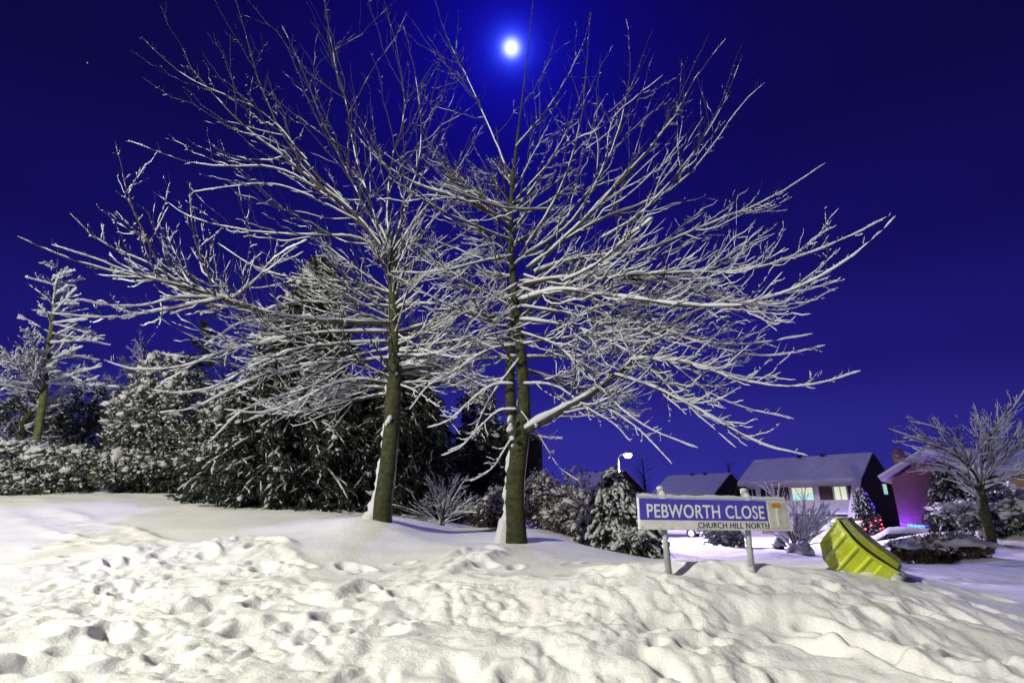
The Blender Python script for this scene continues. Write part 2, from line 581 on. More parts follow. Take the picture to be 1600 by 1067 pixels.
def snow_relief(x, y):
    """Trodden, drifted and untouched snow: height to add to the smooth ground."""
    wx = x + 0.14 * perlin(x / 0.9, y / 0.9, 5) + 0.03 * perlin(x / .25, y / .25, 15)
    wy = y + 0.14 * perlin(x / 0.9, y / 0.9, 6) + 0.03 * perlin(x / .25, y / .25, 16)
    # where it has been walked over
    band = perlin(x / 2.4 + 3.1, y / 1.1, 11) * 0.55 + perlin(x / 0.9, y / 0.7, 12) * 0.25
    churn = sstep(6.2, 4.4, y + 1.5 * band + 0.05 * x)
    churn = np.maximum(churn, 0.85 * sstep(0.55, 0.15, near_line(x, y, TRACK_A) + 0.2 * band))
    churn = np.maximum(churn, 0.9 * sstep(0.60, 0.15, near_line(x, y, TRACK_B) + 0.2 * band))
    churn = np.maximum(churn, 0.8 * sstep(0.45, 0.10, near_line(x, y, TRACK_C) + 0.2 * band))
    churn = np.maximum(churn, 0.9 * sstep(1.1, 0.4, near_line(x, y, TRACK_D) + 0.3 * band))
    soft = sstep(0.2, 1.6, x - 0.15 * y)                       # softer, drifted towards the right
    fade = sstep(24, 13, np.hypot(x, y))
    lump = (billow(wx, wy, 0.80, 21) - 0.5) * 0.034 + (billow(wx + 7, wy, 0.36, 22) - 0.5) * 0.030 + perlin(x / 0.9, y / 0.7, 26) * 0.045
    med = (billow(wx, wy, 0.17, 23) - 0.5) * 0.026 + (billow(wx, wy, 0.085, 24) - 0.5) * 0.017 + np.maximum(perlin(x / 0.085, y / 0.085, 27) - 0.32, 0) * 0.05 + np.maximum(perlin(x / 0.045, y / 0.045, 28) - 0.30, 0) * 0.032
    fine = perlin(x / 0.04, y / 0.04, 25) * 0.0055
    gap = sstep(-0.25, 0.2, perlin(x / 0.8 + 9, y / 0.6, 31))
    rough = lump * (1 - 0.45 * soft) + med * (0.30 + 0.70 * gap) * (1 - 0.35 * soft) + fine * (1 - 0.5 * soft)
    # ruts parallel to the pavement, and drift ripples on the right
    rut = np.sin((y * 5.4 + 0.5 * x + 1.6 * perlin(x / 1.3, y / 0.7, 41)) * 1.25) * 0.030 * sstep(5.6, 4.6, y) * sstep(-1.2, 0.6, x)
    ripple = (np.abs(perlin(x / 0.95 + 0.6 * y, wy / 0.34, 42)) * 0.10 - 0.03) * sstep(0.9, 2.0, x) * sstep(9, 6.5, y)
    h = churn * rough + (rut + ripple * 0.55) * (0.4 + 0.6 * churn)
    calm = perlin(x / 1.7, y / 1.2, 51) * 0.05 + perlin(x / 0.5, y / 0.4, 52) * 0.010 + perlin(x / 0.09, y / 0.07, 53) * 0.0018
    h = h + calm * (1 - 0.5 * churn)
    # heaped edges of the trodden band
    edge = np.exp(-((churn - 0.45) / 0.25) ** 2)
    h = h + edge * 0.045 * (0.6 + 0.8 * gap)
    # footprints
    for (cx, cy, rx, ry, an, dp) in PITS:
        m_ = (np.abs(x - cx) < 0.6) & (np.abs(y - cy) < 0.6)
        if not m_.any():
            continue
        ca, sa = math.cos(an), math.sin(an)
        dx, dy = wx[m_] * .35 + x[m_] * .65 - cx, wy[m_] * .35 + y[m_] * .65 - cy
        r = np.sqrt(((dx * ca + dy * sa) / rx) ** 2 + ((-dx * sa + dy * ca) / ry) ** 2)
        dp = dp * 0.68
        h[m_] += -dp * sstep(1.25, 0.4, r) + 0.30 * dp * np.exp(-((r - 1.35) / 0.3) ** 2)
    far = (perlin(x / 3, y / 3, 61) * 0.10 + perlin(x / 0.8, y / 0.8, 62) * 0.035 + perlin(x / .3, y / .3, 63) * 0.02) * sstep(9, 13, y) * sstep(140, 30, np.hypot(x, y))
    return h * fade + far


TRACK_A = gl((20, 785), (140, 830), (270, 868), (400, 905), (470, 945))
TRACK_B = gl((385, 855), (405, 885), (400, 920), (350, 960))
TRACK_C = gl((760, 862), (690, 890), (600, 920), (520, 950))
TRACK_D = [tuple(P(1380, 892, 9.5)[:2]), tuple(P(1480, 890, 10)[:2]), tuple(P(1600, 895, 10)[:2]), tuple(P(1750, 900, 10)[:2])]
_r = random.Random(4)
PITS = []
for px, py, rx, ry, an, dp in [
    (118, 822, .16, .10, .3, .10), (135, 848, .17, .11, .2, .12), (62, 805, .15, .1, .2, .08), (85, 858, .15, .10, .3, .09), (130, 872, .2, .11, .2, .10),
    (200, 890, .15, .09, 1.9, .13), (45, 886, .2, .12, .2, .10), (215, 928, .2, .08, .1, .09), (345, 852, .16, .10, 2.2, .10), (398, 856, .15, .10, 1.8, .10),
    (410, 888, .15, .11, 1.9, .12), (330, 893, .30, .06, .3, .08), (300, 958, .20, .12, .2, .15), (345, 948, .18, .12, .2, .12), (395, 985, .16, .12, .7, .13),
    (60, 1000, .22, .13, .2, .16), (15, 1015, .2, .12, .2, .16), (165, 1000, .16, .10, 2.4, .11), (75, 1050, .22, .13, .4, .16), (270, 1032, .15, .1, .2, .08),
    (520, 965, .16, .10, .3, .09), (600, 990, .17, .10, .2, .09), (700, 1000, .15, .1, .2, .07), (640, 930, .16, .1, .4, .09), (750, 885, .2, .12, 2.4, .07),
    (905, 895, .22, .10, .5, .09), (960, 890, .2, .1, 2.6, .08), (1270, 985, .13, .09, 2.4, .12), (1265, 1020, .22, .09, 2.3, .11), (1345, 1010, .26, .12, 2.25, .14),
    (1365, 1030, .18, .10, 2.3, .12), (1530, 1035, .19, .12, .2, .18), (1420, 1050, .3, .08, 2.3, .09), (1440, 955, .13, .09, .3, .11), (1495, 960, .12, .08, .3, .11),
    (1455, 965, .14, .08, 2.6, .10), (1545, 935, .22, .10, .1, .13), (1575, 932, .15, .1, .2, .13), (1540, 958, .12, .08, .3, .1), (1400, 945, .16, .08, 2.6, .08),
    (1240, 905, .3, .08, .1, .06), (1460, 925, .15, .1, .2, .08), (1100, 1000, .18, .1, .1, .06), (1150, 955, .17, .09, .2, .06), (1040, 960, .16, .09, .2, .07)]:
    q = G(px, py)
    PITS.append((q[0], q[1], rx, ry, an, dp))
for _ in range(150):                                    # older, half-filled prints
    x_ = _r.uniform(-4.5, 5)
    y_ = _r.uniform(3.0, 6.4)
    PITS.append((x_, y_, _r.uniform(.09, .19), _r.uniform(.06, .1), _r.uniform(0, 3.1), _r.uniform(.02, .075)))
for _ in range(60):
    x_ = _r.uniform(6.0, 13)
    y_ = _r.uniform(8.3, 11)
    PITS.append((x_, y_, _r.uniform(.09, .16), _r.uniform(.07, .11), _r.uniform(0, 3.1), _r.uniform(.05, .12)))


def _axis(core0, core1, step, grow, lim0, lim1):
    a = list(np.arange(core0, core1, step))
    s, v = step, a[-1]
    while v < lim1:
        s = min(s * grow, 40)
        v += s
        a.append(v)
    s, v = step, a[0]
    b = []
    while v > lim0:
        s = min(s * grow, 40)
        v -= s
        b.append(v)
    return np.array(b[::-1] + a)


gx = _axis(-5.4, 6.4, 0.0185, 1.045, -900, 900)
ya = list(np.arange(2.6, 6.0, 0.0165))
s_ = 0.0165
while ya[-1] < 1500:
    s_ = min(s_ * (1.018 if ya[-1] < 14 else 1.06), 60)
    ya.append(ya[-1] + s_)
s_, v_, yb = 0.0165, 2.6, []
while v_ > -300:
    s_ = min(s_ * 1.08, 30)
    v_ -= s_
    yb.append(v_)
gy = np.array(yb[::-1] + ya)
GX, GY = np.meshgrid(gx, gy)
REL = snow_relief(GX, GY)
RAW = REL.copy()
for _ in range(3):                                      # settle the powder: round off every hard edge
    REL[1:-1, 1:-1] = 0.25 * REL[1:-1, 1:-1] + 0.125 * (REL[:-2, 1:-1] + REL[2:, 1:-1] + REL[1:-1, :-2] + REL[1:-1, 2:]) + 0.0625 * (REL[:-2, :-2] + REL[:-2, 2:] + REL[2:, :-2] + REL[2:, 2:])
REL = 0.42 * RAW + 0.58 * REL
GZ = base_z(GX, GY) + REL
_ny, _nx = GX.shape
idx = np.arange(_ny * _nx).reshape(_ny, _nx)
GQ = np.stack([idx[:-1, :-1], idx[:-1, 1:], idx[1:, 1:], idx[1:, :-1]], -1).reshape(-1, 4)
ground = mesh_obj('ground', np.stack([GX, GY, GZ], -1).reshape(-1, 3), GQ, M['snow'])
tag(ground, 'trodden and drifted snow covering the bank, verge and road', None, None, 'structure')


def surf(x, y):
    """Height of the finished snow."""
    a = np.array([[float(x)]])
    b = np.array([[float(y)]])
    return float((base_z(a, b) + snow_relief(a, b))[0, 0])
# ------------------------------------------------------------------ branches and snow
SNOW_UP = nrm(np.array([-0.26, -0.56, 0.79]))


def smooth_line(pts, n):
    pts = np.array(pts, float)
    for _ in range(2):
        if len(pts) < 3:
            break
        a = pts[:-1] * .75 + pts[1:] * .25
        b_ = pts[:-1] * .25 + pts[1:] * .75
        mid = np.empty((2 * len(a), 3))
        mid[0::2] = a
        mid[1::2] = b_
        pts = np.vstack([pts[:1], mid[1:-1], pts[-1:]])
    d = np.r_[0, np.cumsum(np.linalg.norm(np.diff(pts, axis=0), axis=1))]
    s = np.linspace(0, d[-1], n)
    return np.stack([np.interp(s, d, pts[:, k]) for k in range(3)], -1), d[-1]


def spawn(rg, Pp, Rp, K, ang, lfrac, n, curl=0.25, up=0.15, lo=0.2, hi=0.98, rfrac=0.55, rmax=0.02, rtip=0.0028, lmin=0.06, lmax=3, wig=0.03, flat=1.0):
    """K children spread over the parents in proportion to length."""
    seg = np.linalg.norm(np.diff(Pp, axis=1), axis=2)
    L = seg.sum(1)
    par = rg.choice(len(Pp), K, p=L / L.sum())
    s = rg.uniform(lo, hi, K)
    fi = s * (Pp.shape[1] - 1)
    i0 = np.minimum(fi.astype(int), Pp.shape[1] - 2)
    fr = (fi - i0)[:, None]
    p0 = Pp[par, i0] * (1 - fr) + Pp[par, i0 + 1] * fr
    T = nrm(Pp[par, i0 + 1] - Pp[par, i0])
    r0 = Rp[par, i0] * (1 - fr[:, 0]) + Rp[par, i0 + 1] * fr[:, 0]
    q = rg.normal(size=(K, 3)) * np.array([1, 1, flat]) + np.array([0, 0, up])
    q = nrm(q - (q * T).sum(-1, keepdims=True) * T)
    a = np.radians(rg.uniform(ang[0], ang[1], K))[:, None]
    d = T * np.cos(a) + q * np.sin(a)
    ln = np.clip(L[par] * rg.uniform(lfrac[0], lfrac[1], K) * (1 - 0.82 * s), lmin, lmax)
    tau = np.linspace(0, 1, n)[None, :, None]
    pts = p0[:, None] + d[:, None] * ln[:, None, None] * tau
    pts[:, :, 2] += (rg.uniform(0.3, 1.2, K) * curl)[:, None] * ln[:, None] * tau[:, :, 0] ** 2
    w = np.cumsum(rg.normal(size=(K, n, 3)) * wig, axis=1) * ln[:, None, None]
    w[:, 0] = 0
    pts += w
    rr = np.minimum(r0 * rfrac, rmax)
    R = np.maximum(rr[:, None] * (1 - tau[:, :, 0] * 0.72), rtip)
    R[:, -1] = rtip * 0.6
    return pts, R


def snow_on(rg, Pt, R, base, k=0.55, thr=0.10, sides=5, amount=1.0, topz=None):
    """A ridge of snow lying along each branch, broken where the branch is steep or has been shaken."""
    B, n, _ = Pt.shape
    m = 2 * n - 1
    src = np.linspace(0, n - 1, m)
    i0 = np.minimum(src.astype(int), n - 2)
    fr = (src - i0)[None, :, None]
    Q = Pt[:, i0] * (1 - fr) + Pt[:, i0 + 1] * fr
    RR = R[:, i0] * (1 - fr[:, :, 0]) + R[:, i0 + 1] * fr[:, :, 0]
    T = nrm(np.gradient(Q, axis=1))
    U = SNOW_UP - (T @ SNOW_UP)[..., None] * T
    hf = np.linalg.norm(U, axis=-1)
    U = U / np.maximum(hf, 1e-6)[..., None]
    nk = max(2, m // 3)
    kn = rg.random((B, nk + 2))
    xs = np.linspace(0, nk, m)
    k0 = np.minimum(xs.astype(int), nk)
    kf = xs - k0
    low = kn[:, k0] * (1 - kf) + kn[:, k0 + 1] * kf
    nz_ = 0.60 * low + 0.40 * rg.random((B, m))
    steep = np.clip(1 - hf, 0, 1)
    am = amount
    if topz is not None:
        am = amount * np.clip(1 - (Q[:, :, 2] - topz[0]) / (topz[1] - topz[0]) * 0.72, 0.28, 1)
    rs = am * (k * RR + base) * hf ** 1.3 * (0.45 + 1.0 * nz_)
    off = nz_ < thr + 0.62 * steep + 0.42 * (1 - np.asarray(am) if topz is not None else 0)
    rs = np.where(off, 0.0004, rs)
    C = Q + U * np.where(off, 0, RR * 0.72 + rs * 0.50)[..., None]
    side = np.where(off, 0.0004, rs * 0.72 + RR * 0.40)
    rs[:, 0] *= 0.4
    rs[:, -1] *= 0.35
    side[:, -1] *= 0.35
    return tube_geo(C, rs, sides, ref=U, R2=side)


def limb(name, parent, rg, pts, r0, r1, bark, dens=(5, 6, 4), sbase=0.012, amount=1.0, topz=None, curl=0.3, up=0.2, lf=(0.22, 0.6), flat=0.7, sk=0.6, seg=26, n1=10, ang1=(12, 52), hi1=0.86):
    """One limb with its side branches, twigs and spurs, and the snow lying on it."""
    line, L = smooth_line(pts, seg)
    w = np.cumsum(rg.normal(size=(seg, 3)) * 0.006, axis=0)
    w -= np.linspace(0, 1, seg)[:, None] * w[-1]
    line = line + w * L * 0.25
    R = r0 + (r1 - r0) * np.linspace(0, 1, seg) ** 0.8
    P0, R0 = line[None], R[None]
    wood = [tube_geo(P0, R0, 8)]
    snow = [snow_on(rg, P0, R0, sbase, sk, 0.06, 7, amount, topz)]
    Kt = int(L * 3)
    Pt_, Rt_ = spawn(rg, P0, R0, Kt, (22, 62), (0.05, 0.16), 5, 0.35, 0.5, 0.5, 0.99, 0.6, 0.005, 0.0022, 0.06, 0.42, 0.03)
    wood.append(tube_geo(Pt_, Rt_, 4))
    snow.append(snow_on(rg, Pt_, Rt_, sbase * 0.6, sk, 0.30, 4, amount, topz))
    K1 = max(2, int(L * dens[0]))
    P1, R1 = spawn(rg, P0, R0, K1, ang1, lf, n1, curl, up, 0.10, hi1, 0.6, 0.012, 0.0024, 0.20, 2.1, 0.018, flat)
    wood.append(tube_geo(P1, R1, 5))
    snow.append(snow_on(rg, P1, R1, sbase * 0.66, sk, 0.20, 5, amount, topz))
    L1 = np.linalg.norm(np.diff(P1, axis=1), axis=2).sum()
    K2 = int(L1 * dens[1])
    if K2 > 0:
        P2, R2 = spawn(rg, P1, R1, K2, (16, 52), (0.2, 0.65), 6, curl * 0.8, up, 0.15, 0.98, 0.6, 0.0055, 0.0021, 0.07, 0.75, 0.03, flat)
        wood.append(tube_geo(P2, R2, 4))
        snow.append(snow_on(rg, P2, R2, sbase * 0.5, sk, 0.27, 4, amount, topz))
        L2 = np.linalg.norm(np.diff(P2, axis=1), axis=2).sum()
        K3 = int((L2 + L1 + L) * dens[2])
        if K3 > 0:
            Pa = P1[:, ::1]
            P3, R3 = spawn(rg, Pa, R1, K3, (35, 85), (0.03, 0.12), 3, 0.2, 0.3, 0.1, 1.0, 0.6, 0.0045, 0.0024, 0.03, 0.12, 0.05)
            wood.append(tube_geo(P3, R3, 3))
            snow.append(snow_on(rg, P3, R3, sbase * 0.55, sk, 0.30, 4, amount, topz))
    V, Q = merge(wood)
    o = mesh_obj(name, V, Q, bark, parent)
    V, Q = merge(snow)
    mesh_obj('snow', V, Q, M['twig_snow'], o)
    return o


def trunk_part(parent, rg, pts, radii, bark, bumps=0.06, sides=22, seg=60, name='trunk'):
    line, L = smooth_line(pts, seg)
    if len(radii) == len(pts):
        kd = np.r_[0, np.cumsum(np.linalg.norm(np.diff(np.array(pts, float), axis=0), axis=1))]
        R = np.interp(np.linspace(0, 1, seg), kd / kd[-1], radii)
    else:
        R = np.interp(np.linspace(0, 1, seg), np.linspace(0, 1, len(radii)), radii)
    V, Q = tube_geo(line[None], R[None], sides)
    a = np.arange(len(V))
    ring, k = a // sides, a % sides
    c = line[ring]
    n_ = perlin(ring * 0.22, np.cos(k / sides * 2 * math.pi) * 1.6 + np.sin(k / sides * 2 * math.pi) * 1.1 + 9, int(rg.integers(1, 999)))
    V = c + (V - c) * (1 + bumps * n_)[:, None]
    return mesh_obj(name, V, Q, bark, parent), line, R


def plaster(parent, rg, line, R, dirn, s1, foot=0.2, half=1.15, thr=0.1, fh=0.05, seed=7):
    """Wind-blown snow stuck to one side of a trunk, with a drift at its foot."""
    n, m = 190, 30
    s = np.linspace(0, s1, n)
    t_ = np.linspace(0, 1, len(line))
    C = np.stack([np.interp(s, t_, line[:, k]) for k in range(3)], -1)
    RR = np.interp(s, t_, R)
    d = math.atan2(dirn[1], dirn[0])
    a = np.linspace(-half, half, m)
    S2, A2 = np.meshgrid(s, a, indexing='ij')
    Lm = np.linalg.norm(line[-1] - line[0])
    nz_ = perlin(S2 * Lm / 0.34, A2 * 1.1 + 5, seed) * 0.8 + perlin(S2 * Lm / 0.10, A2 * 2.5, seed + 1) * 0.45
    side = np.cos(np.clip(A2 / half * math.pi / 2, -1.57, 1.57))
    v = nz_ + 1.05 * side - 0.75 - thr - 0.30 * (S2 / s1)
    f = np.exp(-(S2 / fh)) * side ** 1.2
    v = np.maximum(v, 5 * (f - 0.24 + 0.24 * nz_))
    th = np.clip(v, -0.40, 0.5) * 0.07 + foot * f * (1 + 0.25 * nz_) - 0.002
    rad = RR[:, None] * 1.0 + th
    V = C[:, None] + np.stack([np.cos(d + A2) * rad, np.sin(d + A2) * rad, 0 * rad], -1)
    i_ = np.arange(n * m).reshape(n, m)
    Q = np.stack([i_[:-1, :-1], i_[:-1, 1:], i_[1:, 1:], i_[1:, :-1]], -1).reshape(-1, 4)
    return mesh_obj('snow', V.reshape(-1, 3), Q, M['twig_snow'], parent)


def hero_tree(name, label, loc, trunk_pts, radii, traced, fill, seed, group, extra_trunk=None, topz=(5.2, 9.3), s_lo=0.2, s_hi=0.6):
    rg = np.random.default_rng(seed)
    root = thing(name, label, 'tree', loc, group)
    tr, line, R = trunk_part(root, rg, trunk_pts, radii, M['bark'])
    plaster(tr, rg, line, R, (-1, 0.10), 0.22 if extra_trunk else 0.6, 0.13 if extra_trunk else 0.20, 1.0, 0.22, 0.035 if extra_trunk else 0.06, seed=seed)
    for args in (extra_trunk or []):
        t2, l2, r2 = trunk_part(root, rg, args[0], args[1], M['bark'])
    for pts, Y0, Y1, r0, r1 in traced:
        n = len(pts)
        acc_ = np.r_[0, np.cumsum([math.hypot(pts[i + 1][0] - pts[i][0], pts[i + 1][1] - pts[i][1]) for i in range(n - 1)])]
        tt = acc_ / acc_[-1]
        ws = [P(px, py, Y0 + (Y1 - Y0) * t1) for (px, py), t1 in zip(pts, tt)]
        zm = np.mean([w[2] for w in ws])
        lo = 1 - float(sstep(4.6, 6.2, zm))
        limb('limb', root, rg, ws, r0 * .88, r1 * .7, M['branch'], (2.1 + 3.2 * lo, 1.1 + 4.1 * lo, 3.5), 0.0105 + 0.003 * lo, 1.0, topz, 0.26 + .18 * lo, 0.22 - .34 * lo, (0.2, 0.52 + .2 * (1 - lo)), sk=.5, ang1=(14, 60), hi1=0.74)
    for i in range(fill):
        s = s_lo + (s_hi - s_lo) * ((i + 0.5) / fill)
        k = s * (len(line) - 1)
        c = line[int(k)]
        az = rg.uniform(0, 2 * math.pi)
        dh = np.array([math.cos(az), math.sin(az) * 0.8, 0])
        if dh[1] < -0.45:
            dh[1] *= 0.4
        h = (s - s_lo) / (s_hi - s_lo)
        ln = rg.uniform(1.2, 3.2) * (1 - 0.40 * h)
        el = math.radians(rg.uniform(2, 22) + 38 * h ** 1.4)
        tau = np.linspace(0, 1, 7)
        droop = 0.42 * (1 - h) * rg.uniform(0.2, 1.5)
        ws = [c + dh * ln * t1 * math.cos(el) + np.array([0, 0, ln * (math.sin(el) * t1 - droop * t1 ** 1.5 + (droop * 0.55 + 0.05) * t1 ** 3.2)]) for t1 in tau]
        limb('limb', root, rg, ws, 0.030 * (1 - 0.35 * h), 0.005, M['branch'], (6.5, 7.0, 2.0), 0.0095, 1.0, topz, 0.34, -0.16, (0.25, 0.7), sk=.5)
    return root


# ------------------------------------------------------------------ leaves, blobs of snow, shrubs and conifers
def _ico():
    import bmesh
    bm = bmesh.new()
    bmesh.ops.create_icosphere(bm, subdivisions=2, radius=1.0)
    bm.verts.ensure_lookup_table()
    V = np.array([v.co[:] for v in bm.verts])
    Fc = np.array([[v.index for v in f.verts] for f in bm.faces])
    bm.free()
    return V, Fc


ICO_V, ICO_F = _ico()


def blobs(rg, C, S, D=None, flat=0.6):
    """Lumpy snow pads: centres C (B,3), sizes S (B,), optional long axes D."""
    B = len(C)
    n = len(ICO_V)
    V = np.repeat(ICO_V[None], B, 0)
    ph = rg.uniform(0, 6.28, (B, 6))
    f = 1 + 0.20 * np.sin(V[..., 0] * 3.1 + ph[:, None, 0]) * np.sin(V[..., 1] * 2.7 + ph[:, None, 1]) + 0.16 * np.sin(V[..., 2] * 4.3 + V[..., 0] * 2.2 + ph[:, None, 2])
    f = f + 0.10 * rg.normal(size=(B, n))
    V = V * f[..., None]
    sc = np.stack([rg.uniform(0.7, 1.5, B), rg.uniform(0.6, 1.1, B), flat * rg.uniform(0.7, 1.2, B)], -1)
    V = V * sc[:, None] * S[:, None, None]
    if D is None:
        D = rg.normal(size=(B, 3)) * np.array([1, 1, 0.35])
    ex = nrm(D)
    up = np.array([0, 0, 1.0])
    ey = nrm(np.cross(up, ex) + 1e-6)
    ez = np.cross(ex, ey)
    W = C[:, None] + V[..., :1] * ex[:, None] + V[..., 1:2] * ey[:, None] + V[..., 2:3] * ez[:, None]
    Fq = (ICO_F[None] + (np.arange(B) * n)[:, None, None]).reshape(-1, 3)
    return W.reshape(-1, 3), Fq


def leaves(rg, C, D, ln, wd):
    """Diamond leaves from points C along directions D."""
    B = len(C)
    D = nrm(D)
    q = nrm(np.cross(D, rg.normal(size=(B, 3))))
    nn = np.cross(D, q)
    l = (ln * rg.uniform(0.6, 1.3, B))[:, None]
    w = (wd * rg.uniform(0.7, 1.2, B))[:, None]
    V = np.stack([C, C + D * l * 0.5 + q * w + nn * w * 0.3, C + D * l - nn * w * 0.35, C + D * l * 0.5 - q * w + nn * w * 0.3], 1)
    Fq = np.arange(B * 4).reshape(B, 4)
    return V.reshape(-1, 3), Fq


def shrub(name, label, cat, loc, rad, seed, n=900, leaf=0.09, lw=0.022, snow=0.07, cover=0.55, lumps=14, leafmat='leaf', per=7, group=None, flat_top=0.0, stems=7, lean=(0, 0)):
    """Evergreen shrub: leafy sprigs on an uneven crown of lobes, with snow pads on the sprigs that face up."""
    rg = np.random.default_rng(seed)
    root = thing(name, label, cat, loc, group)
    loc = np.array(loc, float)
    rx, ry, rz = rad
    lc = rg.normal(size=(lumps, 3))
    lc = nrm(lc) * rg.uniform(0.35, 0.78, (lumps, 1)) * np.array([rx, ry, rz])
    lc[::3, 2] = -rz * rg.uniform(0.55, 0.85, len(lc[::3]))
    lr = rg.uniform(0.26, 0.5, lumps)
    w = lr ** 2
    pick = rg.choice(lumps, n, p=w / w.sum())
    d = nrm(rg.normal(size=(n, 3)))
    pos = lc[pick] + d * (lr[pick] * rg.uniform(0.65, 1.06, n))[:, None] * np.array([rx, ry, rz])
    if flat_top:
        pos[:, 2] = np.minimum(pos[:, 2], rz * flat_top * (1 + 0.12 * rg.normal(size=n)))
    pos[:, 0] += lean[0] * (pos[:, 2] / rz)
    pos[:, 1] += lean[1] * (pos[:, 2] / rz)
    pos += loc + np.array([0, 0, rz])
    ok = pos[:, 2] > base_z(pos[:, 0], pos[:, 1]) + 0.01
    pos, d = pos[ok], d[ok]
    n = len(pos)
    out = nrm((pos - loc - np.array([0, 0, rz * 0.7])) / np.array([rx, ry, rz])) * 0.6 + d * 0.5
    C = np.repeat(pos, per, 0) + rg.normal(size=(n * per, 3)) * leaf * 0.35
    D = np.repeat(out, per, 0) + rg.normal(size=(n * per, 3)) * 0.65 + np.array([0, 0, -0.15])
    mb = [leaves(rg, C, D, leaf, lw)]
    nleaf = len(mb[0][1])
    for i in range(stems):
        j = rg.integers(0, n)
        top = pos[j]
        b0 = loc + np.array([rg.normal() * rx * 0.15, rg.normal() * ry * 0.15, -0.05])
        mid = (b0 + top) / 2 + rg.normal(size=3) * 0.08
        l_, _ = smooth_line([b0, mid, top], 8)
        mb.append(tube_geo(l_[None], np.linspace(0.02, 0.006, 8)[None] * max(0.6, min(1.6, rz)), 5))
    V, Q = merge(mb)
    mesh_obj('crown', V, Q, [M[leafmat], M['branch']], root, smooth=False, midx=(np.arange(len(Q)) >= nleaf) * 1)
    upn = out @ nrm(np.array([-0.15, -0.35, 0.9])) + 0.30 * rg.normal(size=n) + 0.35 * perlin(pos[:, 0] / 0.35 / max(.5, rz), pos[:, 2] / 0.35 / max(.5, rz), seed)
    th = np.quantile(upn, 1 - cover)
    sel = upn > th
    c = pos[sel] + nrm(out[sel]) * leaf * 0.25 + np.array([0, 0, leaf * 0.28])
    sz = snow * np.clip(np.exp(rg.normal(-0.62, 0.5, sel.sum())), 0.2, 2.0) * (0.75 + 0.5 * np.clip((pos[sel, 2] - loc[2]) / (2 * rz), 0, 1))
    dd = out[sel] * np.array([1, 1, 0.2]) + rg.normal(size=(sel.sum(), 3)) * 0.4 + np.array([0, 0, -0.35])
    V, Q = blobs(rg, c, sz, dd, 0.55)
    lob = np.repeat(lc[lc[:, 2] > -0.3 * rz], 5, 0)
    lrr = np.repeat(lr[lc[:, 2] > -0.3 * rz], 5)
    if len(lob) and not flat_top:
        dl_ = nrm(rg.normal(size=lob.shape) * np.array([.8, .8, .3]) + np.array([-.15, -.45, .8]))
        cl = lob + dl_ * (lrr * 1.0)[:, None] * np.array([rx, ry, rz]) + loc + np.array([0, 0, rz])
        kl = rg.random(len(cl)) < min(.8, cover)
        Vl, Ql = blobs(rg, cl[kl], snow * np.clip(np.exp(rg.normal(.35, .35, kl.sum())), .7, 2.4), (dl_ * np.array([1, 1, .2]) + np.array([0, 0, -.4]))[kl], .5)
        Q = np.vstack([Q, Ql + len(V)])
        V = np.vstack([V, Vl])
    s2 = upn > np.quantile(upn, max(0.02, 1 - cover * 1.35))
    k2 = 3
    c2 = np.repeat(pos[s2], k2, 0) + rg.normal(size=(s2.sum() * k2, 3)) * leaf * 0.5 + np.array([0, 0, leaf * .22])
    d2 = (np.repeat(out[s2], k2, 0) + rg.normal(size=c2.shape) * 0.8) * np.array([1, 1, .45]) + np.array([0, 0, -.1])
    V2, Q2 = leaves(rg, c2, d2, leaf * .8, max(lw * 1.25, leaf * .2))
    V = np.vstack([V, V2])
    Q = np.vstack([Q, Q2[:, [0, 1, 2]] + len(V) - len(V2), Q2[:, [0, 2, 3]] + len(V) - len(V2)])
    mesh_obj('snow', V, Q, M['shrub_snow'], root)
    return root


